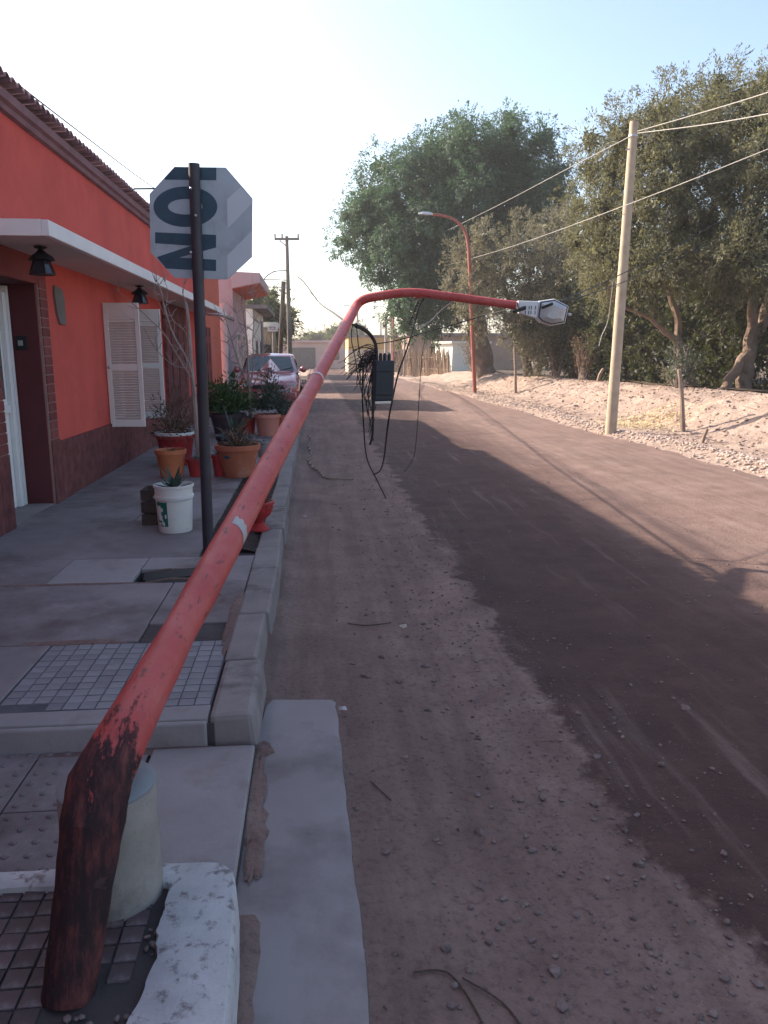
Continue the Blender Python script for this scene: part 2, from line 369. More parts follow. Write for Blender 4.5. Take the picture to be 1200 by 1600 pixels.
def tufts(lobes, per, leaves, tl, tr, up, out, seed, shell=.55):
    """leaf positions and directions grouped into tufts that stand on the clumps' outer shell"""
    rs = np.random.RandomState(seed); P = []; D = []; TN = []; NN = []
    for (cx, cy, cz, rx, ry, rz) in lobes:
        k = max(5, int(per * (rx * ry * rz) ** (2 / 3)))
        q = rs.normal(size=(k, 3)); q /= np.linalg.norm(q, axis=1, keepdims=True)
        rad = rs.uniform(.7, 1.03, k)
        c = np.array([cx, cy, cz]) + q * rad[:, None] * np.array([rx, ry, rz])
        upk = up + .55 * q[:, 2:3]
        ax = q * out + np.concatenate([np.zeros((k, 2)), upk], 1) + rs.normal(size=(k, 3)) * .22
        ax /= np.linalg.norm(ax, axis=1, keepdims=True)
        tlk = tl * rs.uniform(.6, 1.5, k); u = rs.uniform(0, 1, (k, leaves))
        w = tr * (1.1 - u) * rs.uniform(.6, 1.2, (k, 1))
        off = rs.normal(size=(k, leaves, 3)) * w[..., None] * .6
        p = c[:, None] + ax[:, None] * (u * tlk[:, None])[..., None] + off
        d = ax[:, None] * .9 + off / (tr + 1e-6) * .55 + rs.normal(size=(k, leaves, 3)) * .3
        P.append(p.reshape(-1, 3)); D.append(d.reshape(-1, 3)); NN.append(np.repeat(q + np.array([0, 0, .15]), leaves, axis=0)); TN.append(np.full(k * leaves, rs.normal(0, .14)) + np.repeat(rs.normal(0, .1, k), leaves))
    return np.concatenate(P), np.concatenate(D), np.concatenate(TN), np.concatenate(NN)
def limb(mb, a, b, r0, r1, n=7, wob=.12, seg=7, mi=0):
    a, b = Vector(a), Vector(b); L = (b - a).length
    pts = [a.lerp(b, i / seg) + Vector((rnd.uniform(-1, 1), rnd.uniform(-1, 1), rnd.uniform(-.6, .6))) * (wob * L * .3 if 0 < i < seg else 0) for i in range(seg + 1)]
    pts = smooth_path(pts, 2); k = len(pts)
    mb.tube(pts, [r0 + (r1 - r0) * i / (k - 1) for i in range(k)], n, jit=.06, mi=mi)
    return pts
def tree(name, label, base, limbs, lobes, mat, per, leaves, tl, tr, up, out, ll, lw, seed, bark='bark', group=None, cat='tree', sub=9, fsub=.46, core=60, tall=1.0):
    root = empty(name, base, label, cat, group); mb = MB(); b = Vector(base)
    for i, (p0, p1, r0, r1) in enumerate(limbs):
        limb(mb, b + Vector(p0), b + Vector(p1), r0, r1, 9 if r0 > .12 else 6)
    for (cx, cy, cz, rx, ry, rz) in lobes:          # twiggy limbs into every lobe
        tip = limbs[min(range(len(limbs)), key=lambda i: (Vector(limbs[i][1]) - Vector((cx, cy, cz))).length)][1]
        limb(mb, b + Vector(tip), b + Vector((cx, cy, cz)), .06, .02, 5)
    mb.build('trunk', MAT[bark], root, smooth=True)
    P, D, TN, NN = tufts(sublobes(lobes, sub, fsub, seed, tall), per, leaves, tl, tr, up, out, seed)
    rs = np.random.RandomState(seed + 5); PC = []; DC = []                       # inner leaves that close the heart of every clump
    for (cx, cy, cz, rx, ry, rz) in sublobes(lobes, sub, fsub, seed, tall):
        k = max(8, int(4.5 * core * (rx * ry * rz) ** (1 / 3))); q = rs.normal(size=(k, 3)); q *= (rs.uniform(.1, .62, k) / np.linalg.norm(q, axis=1))[:, None]
        PC.append(np.array([cx, cy, cz]) + q * np.array([rx, ry, rz])); DC.append(rs.normal(size=(k, 3)))
    PC, DC = np.concatenate(PC), np.concatenate(DC)
    o = bpy.data.objects.new('crown', leaf_mesh('crown', np.concatenate([P, PC]), np.concatenate([D, DC]), np.concatenate([np.full(len(P), ll), np.full(len(PC), ll * 1.5)]), np.concatenate([np.full(len(P), lw), np.full(len(PC), ll * .42)]), MAT[mat], seed + 1, tone=np.concatenate([TN, np.full(len(PC), .0)]), nrm=np.concatenate([NN, rs.normal(size=(len(PC), 3)) * 2]))); link(o, root)
    return root

# ================================================================== THE SETTING
def sheet(name, xs, ys, zf, mat, kind='structure'):
    X, Y = np.meshgrid(xs, ys); Z = zf(X, Y); nx, ny = len(xs), len(ys)
    v = np.stack([X, Y, Z], -1).reshape(-1, 3)
    i = np.arange(nx * ny).reshape(ny, nx)
    f = np.stack([i[:-1, :-1], i[:-1, 1:], i[1:, 1:], i[1:, :-1]], -1).reshape(-1, 4)
    me = bpy.data.meshes.new(name); me.from_pydata(v.tolist(), [], f.tolist()); me.materials.append(mat)
    me.polygons.foreach_set('use_smooth', [True] * len(me.polygons)); me.update()
    o = bpy.data.objects.new(name, me); link(o); ORG[o] = Vector((0, 0, 0)); o['kind'] = kind; return o
sheet('ground', np.linspace(-260, 260, 8), np.linspace(-60, 420, 8), lambda x, y: x * 0 - .12, MAT['earth'])
ys = np.concatenate([np.arange(-3, 6, .05), np.arange(6, 14, .09), np.arange(14, 40, .25), np.arange(40, 101, 1.5)])
def road_z(x, y):
    rut = -.012 * np.exp(-((x - 1.35) / .28) ** 2) - .010 * np.exp(-((x - .55) / .2) ** 2) - .012 * np.exp(-((x - 3.4) / .35) ** 2)
    foot = .05 * np.exp(-((x + .30) / .075) ** 2) * np.clip((y - 2.75) / .3, 0, 1) * (1 + 1.6 * fbm(x * 3, y * 3, 91, 3)) + .028 * np.exp(-((x + .21) / .07) ** 2) * np.clip((2.9 - y) / .2, 0, 1) * (1 + 2 * fbm(x * 4, y * 4, 95, 3))
    return foot + rut + .022 * fbm(x * .8, y * .35, 1) + .010 * fbm(x * 5, y * 5, 5, 3) * np.clip(1.6 - abs(x - 1.2) * .05, .4, 1.2) - .004
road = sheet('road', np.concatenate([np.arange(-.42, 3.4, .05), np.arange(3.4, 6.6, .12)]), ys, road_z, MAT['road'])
def verge_z(x, y):
    t = np.clip((x - 6.7) / 1.9, 0, 1); s = t * t * (3 - 2 * t)
    crest = .74 - .006 * np.clip(y - 14, 0, 40)
    z = np.clip((x - 5.3) / .9, 0, 1) * .09 - .03 + s * (crest - .08)
    lump = .11 * fbm(x * 1.3, y * 1.1, 21) + .055 * fbm(x * 5.5, y * 5.5, 27, 3)
    z = z + lump * np.clip((x - 5.5) / 1.2, .05, 1) * (.35 + .9 * np.sin(np.pi * np.clip((x - 6.2) / 3, 0, 1)))
    z = z + .05 * np.exp(-((x - 5.85 - .12 * np.sin(y * .7)) / .18) ** 2)
    return z - np.clip((x - 9.2) / 4, 0, 1) * .18
verge = sheet('earth_bank', np.concatenate([np.arange(5.35, 10, .08), np.arange(10, 40, .8)]), np.concatenate([np.arange(-3, 30, .12), np.arange(30, 101, .8)]), verge_z, MAT['soil'])
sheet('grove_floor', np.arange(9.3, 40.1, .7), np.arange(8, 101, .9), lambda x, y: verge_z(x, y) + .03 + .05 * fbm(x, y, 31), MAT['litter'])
def vz(x, y): return float(verge_z(np.array([x]), np.array([y]))[0])
def rz(x, y): return float(road_z(np.array([x]), np.array([y]))[0])

# loose stones
def stones(name, label, cat, pts, mat):
    ico = bmesh.new(); bmesh.ops.create_icosphere(ico, subdivisions=1, radius=1)
    iv = np.array([v.co[:] for v in ico.verts]); fi = [[v.index for v in f.verts] for f in ico.faces]; ico.free()
    V = []; F = []; rs = np.random.RandomState(5)
    for k, (x, y, z, r) in enumerate(pts):
        s = r * rs.uniform(.55, 1.25, 3) * np.array([1, 1, .65]); q = iv * s * rs.uniform(.75, 1.2, (len(iv), 1))
        a = rs.uniform(0, 6.28); c, n = math.cos(a), math.sin(a)
        q = np.stack([q[:, 0] * c - q[:, 1] * n, q[:, 0] * n + q[:, 1] * c, q[:, 2]], 1) + (x, y, z + r * .25)
        b = len(V) * 12; V.append(q); F += [[b + i for i in f] for f in fi]
    me = bpy.data.meshes.new(name); me.from_pydata(np.concatenate(V).tolist(), [], F); me.materials.append(mat); me.update()
    return tag(link(bpy.data.objects.new(name, me)), label, cat, kind='stuff')
pt = []
for _ in range(5200):
    y = 1.0 + 11 * rnd.random() ** 1.7; x = rnd.choice([rnd.gauss(.75, .32), rnd.uniform(.1, 3.4), rnd.gauss(.9, .25)])
    if x < .1: continue
    pt.append((x, y, rz(x, y), rnd.choice([.0025, .003, .003, .004, .004, .005, .006, .007, .009, .012]) * rnd.uniform(.6, 1.15)))
for _ in range(36):
    x, y = rnd.gauss(.65, .3), rnd.uniform(1.2, 4.5)
    if x > .12: pt.append((x, y, rz(x, y), rnd.uniform(.011, .02)))
stones('road_pebbles', 'loose pebbles scattered over the dry side of the dirt road', 'pebbles', pt, MAT['pebble'])
pt = []
for _ in range(3600):
    y = 6 + 40 * rnd.random() ** 1.5; x = 5.85 + .12 * math.sin(y * .7) + rnd.gauss(0, .15)
    pt.append((x, y, vz(x, y), rnd.uniform(.012, .042)))
for _ in range(250):
    y = rnd.uniform(8, 34); x = rnd.uniform(6, 9.2); pt.append((x, y, vz(x, y), rnd.uniform(.01, .05) * (1 if rnd.random() < .9 else 1.6)))
ck = []
for _ in range(2600):
    y = 8 + 30 * rnd.random() ** 1.4; x = rnd.uniform(6.1, 9.3); ck.append((x, y, vz(x, y), rnd.uniform(.008, .04)))
stones('soil_clods', 'crumbled earth clods strewn over the sunlit bank', 'clods', ck, MAT['soil'])
stones('gravel', 'windrow of pale gravel along the foot of the earth bank', 'gravel', pt, MAT['rock'])

# ---- far pavement: bed, slabs, patterned tile, kerb stones
pave = empty('pavement', (0, 0, 0), kind='structure')
mb = MB(); mb.box(-2.45, -1.12, 2.74, 46, -.1, .128); mb.box(-1.12, -.66, 2.74, 4.60, -.1, .128); mb.box(-1.12, -.66, 4.86, 46, -.1, .128); mb.box(-.66, -.40, 2.74, 46, -.1, .128)
mb.build('paving_bed', MAT['conc_base'], pave)
def slab(x0, x1, y0, y1, z=.15, mat='conc', g=.003, name='slab', tilt=.002):
    m = MB(); m.box(x0 + g, x1 - g, y0 + g, y1 - g, .10, z)
    for i in range(4, 8): p = m.v[i]; m.v[i] = (p[0], p[1], p[2] + rnd.uniform(-tilt, tilt))
    return m.build(name, MAT[mat], pave, bevel=.005)
slab(-2.45, -1.26, 2.74, 3.58, .148); slab(-1.26, -.42, 2.74, 2.86, .15, 'conc_lt')
m = MB(); m.box(-2.45, -.425, 2.715, 2.744, -.05, .144); m.build('riser', MAT['conc_lt'], pave, bevel=.008)
slab(-2.45, -.86, 3.58, 4.56, .15); slab(-.86, -.42, 3.82, 4.56, .151, 'conc'); slab(-.86, -.42, 3.58, 3.82, .142, 'conc_base')
slab(-2.45, -1.62, 4.56, 5.16); slab(-1.62, -1.12, 4.57, 5.15, .154, 'conc_lt'); slab(-1.12, -.66, 4.86, 5.15, .153, 'conc_lt'); slab(-.66, -.42, 4.56, 5.16, .151)
slab(-2.45, -.80, 5.16, 6.35); y = 6.35
while y < 30:
    d = rnd.uniform(1.1, 1.6); slab(-2.45, -1.5, y, y + d); slab(-1.5, -.8, y + .02, y + d + .02); y += d + .02
slab(-.80, -.42, 8.6, 30)
padm = MB(); padm.box(-.0287, .0287, -.0287, .0287, -.02, 0); padme = padm.mesh('tile_pad', MAT['tilepad'])
mb = MB(); mb.box(-1.255, -.425, 2.865, 3.575, .10, .1435); tb = mb.build('tile_bed', MAT['joint'], pave); ORG[tb] = Vector((0, 0, 0))
for i in range(13):
    for j in range(11):
        if j == 0 and rnd.random() < .35: continue
        piece('tile_pad', padme, tb, (-1.222 + i * .0635, 2.9 + j * .0635, .1475 + rnd.uniform(-.002, .001)), (rnd.uniform(-.02, .02), rnd.uniform(-.02, .02), rnd.uniform(-.02, .02)))
# dark gap and bent plate: the broken drain cover
m = MB(); m.box(-1.12, -.66, 4.60, 4.86, -.1, .03); m.build('pit_floor', MAT['dark'], pave)
dr = empty('broken_drain_cover', (-.89, 4.73, .05), 'broken dark drain cover sunk in the paving beside the fallen pole', 'drain cover')
mb = MB(); mb.obox((-.89, 4.76, .145), (.19, .01, .012), (-.005, .05, .012), (0, 0, .004)); mb.obox((-.85, 4.67, .125), (.2, -.01, -.008), (.003, .03, .01), (0, 0, .004)); mb.build('bent_plate', MAT['black'], dr)
mb = MB(); mb.tube([(-1.08, 4.64, .12), (-.9, 4.655, .145), (-.7, 4.66, .14)], .007, 6); mb.tube([(-1.09, 4.84, .13), (-.95, 4.83, .158), (-.72, 4.835, .15)], .008, 6); mb.build('rusty_bar', MAT['bark'], dr)
# kerb stones
kerb = empty('kerb', (-.34, 2.74, 0), kind='structure'); y = 2.74; k = 0
while y < 30:
    d = [.56, .62, .9, .55][k % 4] if k < 5 else rnd.uniform(.8, 1.1); m = MB(); dx = rnd.uniform(-.012, .012)
    x1 = -.262 + dx + (.015 if k == 0 else 0)
    m.prism([(-.42, -.1), (x1 + .02, -.1), (x1, .16 + rnd.uniform(-.006, .006)), (-.42, .156)], -(y + .004), -(y + d - .004))
    for i, p in enumerate(m.v): m.v[i] = (p[0] + rnd.uniform(-.006, .006), p[1], p[2] + rnd.uniform(-.004, .004))
    m.build('kerb_stone', MAT['kerb'], kerb, bevel=.022 if k == 0 else .014); y += d; k += 1
# driveway crossing with studded tiles
drive = empty('driveway', (0, 0, 0), kind='structure')
mb = MB(); mb.box(-2.45, -.24, 1.93, 2.735, -.1, .035); mb.build('paving_bed', MAT['conc_base'], drive)
m = MB(); m.box(-.62, -.245, 1.935, 2.70, .0, .056); m.build('slab', MAT['conc_lt'], drive, bevel=.006)
stud = MB()
for i in range(5):
    for j in range(2):
        x0, y0 = -.63 - .4 * (i + 1), 1.935 + .4 * j; m = MB(); m.box(x0 + .003, x0 + .397, y0 + .003, y0 + .397, .0, .05); m.build('studded_tile', MAT['conc'], drive, bevel=.003)
        for a in range(6):
            for b in range(6):
                stud.lathe((x0 + .035 + a * .066, y0 + .035 + b * .066, .0495), [(.014, 0), (.011, .005), (.004, .007)], 6)
stud.build('studs', MAT['conc'], drive, kind='stuff')
# near pavement with white kerb
near = empty('near_pavement', (0, 0, 0), kind='structure')
mb = MB(); mb.box(-2.45, -.36, -2, 1.86, -.1, .141); mb.build('paving_bed', MAT['conc_base'], near)
pad2 = MB(); pad2.box(-.0248, .0248, -.0248, .0248, -.02, 0); pad2me = pad2.mesh('tile_pad', MAT['tilepad2'])
for i in range(14):
    for j in range(22):
        x, y = -1.13 + i * .0565, .62 + j * .0565
        if x > -.46 and y < 1.45 or x > -.415: continue
        if (x + .52) ** 2 + (y - 1.47) ** 2 < .085 ** 2: continue
        piece('tile_pad', pad2me, near, (x, y, .148 + rnd.uniform(-.003, .0015)), (rnd.uniform(-.03, .03), rnd.uniform(-.03, .03), 0))
wk = MB()
def dens(p, k=14):
    q = []
    for a, b in zip(p[:-1], p[1:]):
        for j in range(k): q.append((a[0] + (b[0] - a[0]) * j / k, a[1] + (b[1] - a[1]) * j / k))
    return q + [p[-1]]
o_ = dens([(-2.45, 1.872), (-.9, 1.872), (-.32, 1.868), (-.262, 1.858), (-.232, 1.83), (-.220, 1.78), (-.205, 1.6), (-.192, 1.3), (-.19, .8), (-.19, -2)], 24)
i_ = dens([(-2.45, 1.815), (-.9, 1.815), (-.415, 1.80), (-.40, 1.785), (-.392, 1.765), (-.388, 1.73), (-.385, 1.6), (-.395, 1.3), (-.38, .8), (-.38, -2)], 24)
n = len(o_); rows = []
for i, ((ox, oy), (ix, iy)) in enumerate(zip(o_, i_)):
    e = .007 * float(fbm(np.array([ox * 14]), np.array([oy * 14]), 71, 3)[0]); d = .028 * float(fbm(np.array([ix * 11]), np.array([iy * 11]), 77, 4)[0])
    q = lambda t: (ox + (ix - ox) * t, oy + (iy - oy) * t)
    rows.append([(*q(-.05), -.08), (*q(0), .10 + e), (*q(.015), .156 + e), (*q(.06), .168 + e * .5), (*q(.4), .170 + e * .6), (*q(.75), .169 + e * .7), (ix + d, iy + d * .3, .160), (ix + d - .004, iy - .004, .10)])
vs_ = [p for r_ in rows for p in r_]; k = 8
wk.add(vs_, [(i * k + j, i * k + j + 1, (i + 1) * k + j + 1, (i + 1) * k + j) for i in range(n - 1) for j in range(k - 1)])
wk.build('white_kerb', MAT['white_kerb'], near, smooth=True)
# gutter strip
gx = dens([(.075, 3.14), (.07, 3.1), (.085, 2.6), (.095, 2.0), (.10, 1.5), (.11, 0), (.11, -2)], 16)
gi = dens([(-.20, 3.16), (-.225, 3.1), (-.262, 2.6), (-.262, 2.0), (-.21, 1.7), (-.21, 0), (-.21, -2)], 16)
m = MB(); rows = []
for (ox, oy), (ix, iy) in zip(gx, gi):
    e = .012 * float(fbm(np.array([3.3]), np.array([oy * 7]), 55, 4)[0]); rows.append([(ox + e + .012, oy, -.06), (ox + e, oy, .004), (ox + e - .02, oy, .017), (ix, iy, .019), (ix, iy, -.06)])
m.add([p for r_ in rows for p in r_], [(i * 5 + j, i * 5 + j + 1, (i + 1) * 5 + j + 1, (i + 1) * 5 + j) for i in range(len(rows) - 1) for j in range(4)] + [(4, 3, 2, 1, 0)])
gut = m.build('gutter', MAT['gutter'], smooth=True); gut['kind'] = 'structure'
def dirt(name, cx_, cy_, rx_, ry_, z0, seed, mat='road', h=.010):
    m = MB(); n1, n2 = 44, 5; v_ = [(cx_, cy_, z0 + h)]
    for j in range(1, n2 + 1):
        for i in range(n1):
            a = 2 * math.pi * i / n1; c_, s_ = math.cos(a), math.sin(a); k = 1 + .42 * float(fbm(np.array([c_ * 3.1 + seed]), np.array([s_ * 3.1 + seed * 3]), seed, 5)[0]); t_ = j / n2
            v_.append((cx_ + rx_ * c_ * k * t_, cy_ + ry_ * s_ * k * t_, z0 + (h * (1 - t_ ** 2) if j < n2 else -.004)))
    m.add(v_, [(0, 1 + i, 1 + (i + 1) % n1) for i in range(n1)] + [(1 + j * n1 + i, 1 + (j + 1) * n1 + i, 1 + (j + 1) * n1 + (i + 1) % n1, 1 + j * n1 + (i + 1) % n1) for j in range(n2 - 1) for i in range(n1)])
    o = m.build(name, MAT[mat], smooth=True); o['kind'] = 'structure'; return o
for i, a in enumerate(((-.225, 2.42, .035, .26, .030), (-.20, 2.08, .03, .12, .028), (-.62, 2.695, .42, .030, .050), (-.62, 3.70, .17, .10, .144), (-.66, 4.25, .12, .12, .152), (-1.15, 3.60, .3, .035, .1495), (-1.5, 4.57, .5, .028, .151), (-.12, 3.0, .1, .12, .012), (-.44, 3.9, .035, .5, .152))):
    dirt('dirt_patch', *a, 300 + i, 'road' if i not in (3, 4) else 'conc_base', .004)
# soil bed by the kerb
def bed_z(x, y): return .135 + .035 * np.sin(np.pi * np.clip((x + .8) / .38, 0, 1)) + .03 * fbm(x * 9, y * 9, 41, 3)
bed = sheet('planting_strip', np.linspace(-.80, -.42, 14), np.linspace(5.3, 8.6, 80), bed_z, MAT['bed'])

# ================================================================== BUILDINGS
WX = -2.4
house = empty('orange_house', (WX, 7, 0), 'orange plastered house with white canopy, shutters and tiled eave', 'house')
mb = MB()
mb.box(-8, WX, -7, 6.2, 0, 3.36); mb.box(-8, WX, 6.2, 7.2, 2.12, 3.36); mb.box(-8, -2.72, 6.2, 7.2, 0, 2.12)
mb.box(-8, WX, 7.2, 9.4, 0, 3.36); mb.box(-8, WX, 9.4, 10.55, 0, .68); mb.box(-8, WX, 9.4, 10.55, 2.04, 3.36); mb.box(-8, -2.56, 9.4, 10.55, .68, 2.04)
mb.box(-8, WX, 10.55, 16.7, 0, 3.36)
mb.build('wall', MAT['orange'], house)
for a, b in ((-7, 6.02), (7.43, 16.7)):
    m = MB(); m.box(WX + .001, WX + .028, a, b, .1, .70); m.build('plinth', MAT['plinth'], house, bevel=.008)
# cornice and roof tiles
m = MB(); m.prism([(WX - .02, 3.36), (WX + .04, 3.37), (WX + .05, 3.41), (WX + .085, 3.425), (WX + .095, 3.485), (WX - .02, 3.49)], 7, -15.5); m.build('cornice', MAT['mould'], house)
m = MB(); m.box(-8, WX - .03, -7, 15.5, 3.36, 3.50); roof = m.build('roof', MAT['mould'], house)
tm = MB(); n = 7; rows = []
for L, rr in ((-.14, .062), (.42, .05)):
    rows.append([(L, math.cos(math.pi * i / n) * rr, math.sin(math.pi * i / n) * rr * .85) for i in range(n + 1)] + [(L, math.cos(math.pi * i / n) * (rr - .014), math.sin(math.pi * i / n) * (rr - .014) * .85) for i in range(n, -1, -1)])
k = 2 * (n + 1); tm.add(rows[0] + rows[1], [(i, (i + 1) % k, k + (i + 1) % k, k + i) for i in range(k)] + [tuple(range(k)), tuple(range(k, 2 * k))])
tme = tm.mesh('roof_tile', MAT['tile'], smooth=True)
y = -6.8
while y < 15.45:
    piece('roof_tile', tme, roof, (-2.38, y, 3.515 + rnd.uniform(-.005, .005)), (0, R(5) + rnd.uniform(-.03, .03), math.pi + rnd.uniform(-.04, .04)), (1, 1, 1)); y += .132
m = MB(); m.box(-8, WX + .03, 15.52, 16.71, 3.362, 3.45); m.build('parapet_cap', MAT['mould'], house, bevel=.01)
m = MB(); m.tube([(-2.5, 11.2, 3.5), (-2.35, 11.25, 3.68), (-1.98, 11.3, 3.70)], .012, 6); m.build('vent_rod', MAT['iron'], house)
# canopy
m = MB(); m.prism([(WX - .01, 2.33), (-1.9, 2.33), (-1.9, 2.42), (WX - .01, 2.44)], -5.95, -16.63); can = m.build('canopy', MAT['soffit'], house)
m = MB(); m.box(-1.899, -1.845, 5.93, 16.64, 2.325, 2.435); m.build('fascia', MAT['white'], can, bevel=.006)
m = MB(); m.box(WX, -1.9, 5.925, 5.948, 2.325, 2.437); m.build('fascia', MAT['white'], can)
# door surround (darker red, brick edged), recess and door
m = MB(); m.box(WX + .001, WX + .02, 7.201, 7.42, .05, 2.12); m.box(WX + .001, WX + .02, 6.0, 7.42, 2.121, 2.329); m.box(WX + .001, WX + .02, 6.0, 6.199, .05, 2.12); sur = m.build('door_surround', MAT['mortar'], house)
m = MB(); m.box(WX + .0205, WX + .024, 6.0, 7.42, 2.10, 2.328); m.build('lintel', MAT['darkred'], house)
bm_ = MB(); bm_.box(-.004, .006, -.094, .094, -.036, .036); bme = bm_.mesh('brick', MAT['brick'])
for s, yc in (('far', 7.31), ('near', 6.1)):
    z = .74
    while z < 2.08:
        piece('brick', bme, sur, (WX + .024, yc + rnd.uniform(-.003, .003), z + .04), (0, 0, 0)); z += .083
for a, b in ((7.202, 7.425), (5.998, 6.198)): m = MB(); m.box(WX + .02, WX + .034, a, b, .05, .735); m.build('plinth', MAT['plinth'], house, bevel=.005)
m = MB(); m.box(-2.719, WX - .002, 7.185, 7.199, .1, 2.118); m.box(-2.719, WX - .002, 6.201, 6.215, .1, 2.118); m.box(-2.719, WX - .002, 6.22, 7.18, 2.1, 2.119); m.build('door_reveal', MAT['maroon'], house)
m = MB(); m.box(-2.70, -2.66, 6.25, 7.17, .16, 2.08); door = m.build('door', MAT['white'], house, bevel=.004)
m = MB(); m.box(-2.659, -2.62, 7.12, 7.17, .16, 2.08); m.box(-2.659, -2.62, 6.25, 6.31, .16, 2.08); m.box(-2.659, -2.62, 7.03, 7.10, .16, 2.02); m.box(-2.655, -2.63, 6.4, 7.02, 1.0, 1.07); m.build('door_frame', MAT['white'], door, bevel=.004)
m = MB(); m.box(-2.659, -2.655, 6.5, 6.98, 1.12, 1.95); m.build('pane', MAT['glass'], door)
m = MB(); m.box(-2.60, -2.50, 7.172, 7.185, 1.54, 1.66); bell = m.build('doorbell', MAT['iron'], house, bevel=.006)
m = MB(); m.box(-2.575, -2.535, 7.166, 7.173, 1.575, 1.62); m.build('button', MAT['greycable'], bell)
m = MB(); m.prism([(7.70, 1.86), (7.76, 1.78), (7.93, 1.78), (7.94, 2.02), (7.90, 2.11), (7.68, 2.13), (7.655, 2.05)], WX + .001, WX + .022, u=(0, 1, 0), v=(0, 0, 1), w=(1, 0, 0))
m.build('wall_plaque', MAT['greywood'], house, bevel=.004)
m = MB(); m.box(-2.719, WX - .001, 6.202, 7.184, .09, .158); m.build('door_step', MAT['conc'], house)
# window with open shutters
m = MB(); m.box(-2.555, -2.53, 9.42, 10.53, .70, 2.02); win = m.build('window', MAT['glass'], house)
m = MB()
for a, b, c, d in ((9.41, 9.47, .69, 2.03), (10.48, 10.54, .69, 2.03), (9.95, 10.0, .69, 2.03)): m.box(-2.529, -2.49, a, b, c, d)
m.box(-2.529, -2.492, 9.47, 10.48, .69, .75); m.box(-2.529, -2.492, 9.47, 10.48, 1.97, 2.03); m.build('frame', MAT['shutter'], win)
def shutter(y, ang, lab):
    root = bpy.data.objects.new('shutter', None); link(root, house); org = Vector((WX + .012, y, .66)); root.location = org - ORG[house]; root.rotation_euler = (0, 0, ang); ORG[root] = Vector((0, 0, 0)); root['label'] = lab
    f = MB(); W, H, T = .40, 1.42, .034
    f.box(0, .05, -T / 2, T / 2, 0, H); f.box(W - .05, W, -T / 2, T / 2, 0, H)
    for z0, z1 in ((0, .085), (.66, .73), (H - .075, H)): f.box(.05, W - .05, -T / 2 + .002, T / 2 - .002, z0, z1)
    arch = [(.05, H - .075)] + [(.05 + .30 * i / 8, H - .20 + .085 * math.sin(math.pi * i / 8)) for i in range(9)] + [(W - .05, H - .075)]
    f.prism(arch, -.012, .012, u=(1, 0, 0), v=(0, 0, 1), w=(0, -1, 0))
    f.box(.05, W - .05, -.006, .006, H - .215, H - .074); f.build('shutter_frame', MAT['shutter'], root, bevel=.003)
    s = MB()
    for z0, z1 in ((.088, .657), (.733, H - .17)):
        z = z0 + .015
        while z < z1 + .02:
            s.obox((W / 2, 0, z), (W / 2 - .052, 0, 0), (0, .013, -.011), (0, .0025, .003)); z += .03
    s.build('louvre_slats', MAT['shutter'], root, kind='stuff')
    h = MB(); h.lathe((.03, -T / 2, .69), [(.010, 0), (.018, .012), (.006, .025)], 10, axis=(0, -1, 0)); h.build('knob', MAT['steel'], root)
shutter(9.36, R(-1), 'nearer open louvred shutter'); shutter(10.62, R(1), 'farther open louvred shutter')
# slit windows in a rough panel
m = MB(); ed = [12.95, 13.33, 13.43, 13.98, 14.08, 14.62, 14.72, 15.0]
for a, b in ((12.95, 13.33), (13.43, 13.98), (14.08, 14.62), (14.72, 14.99)): m.box(WX + .001, WX + .06, a, b, .70, 2.328)
for (a, b), z0 in (((13.33, 13.43), .95), ((13.98, 14.08), .82), ((14.62, 14.72), .95)): m.box(WX + .001, WX + .058, a, b, .70, z0); m.box(WX + .001, WX + .058, a, b, 2.08, 2.328)
m.build('stucco_panel', MAT['plinth'], house)
for (a, b), z0 in (((13.33, 13.43), .95), ((13.98, 14.08), .82), ((14.62, 14.72), .95)):
    m = MB(); m.box(WX + .002, WX + .02, a + .001, b - .001, z0, 2.08); m.build('slit_window', MAT['maroon'], house)
def lantern(x, y, lab):
    z = 2.33; root = empty('lantern', (x, y, z), lab, 'lantern', 'iron lanterns under the canopy')
    m = MB(); m.tube([(x, y, z), (x, y, z - .03)], .012, 8); m.lathe((x, y, z - .028), [(.05, .02), (.05, .012), (.02, 0)], 10); m.build('hook', MAT['iron'], root)
    m = MB(); m.lathe((x, y, z - .11), [(.105, 0), (.085, .03), (.045, .055), (.02, .08)], 6); m.build('cap', MAT['iron'], root)
    m = MB()
    for k in range(6):
        a = math.pi * k / 3; c, s = math.cos(a), math.sin(a); m.tube([(x + .06 * c, y + .06 * s, z - .11), (x + .095 * c, y + .095 * s, z - .21)], .006, 5)
    m.lathe((x, y, z - .22), [(.10, 0), (.10, .012)], 6); m.build('cage', MAT['iron'], root)
    m = MB(); m.lathe((x, y, z - .208), [(.085, 0), (.052, .098)], 6); m.build('pane', MAT['glass'], root)
lantern(-2.1, 6.5, 'iron lantern nearer the camera, hanging above the door'); lantern(-2.1, 10.0, 'iron lantern farther along the canopy, hanging above the shutters')

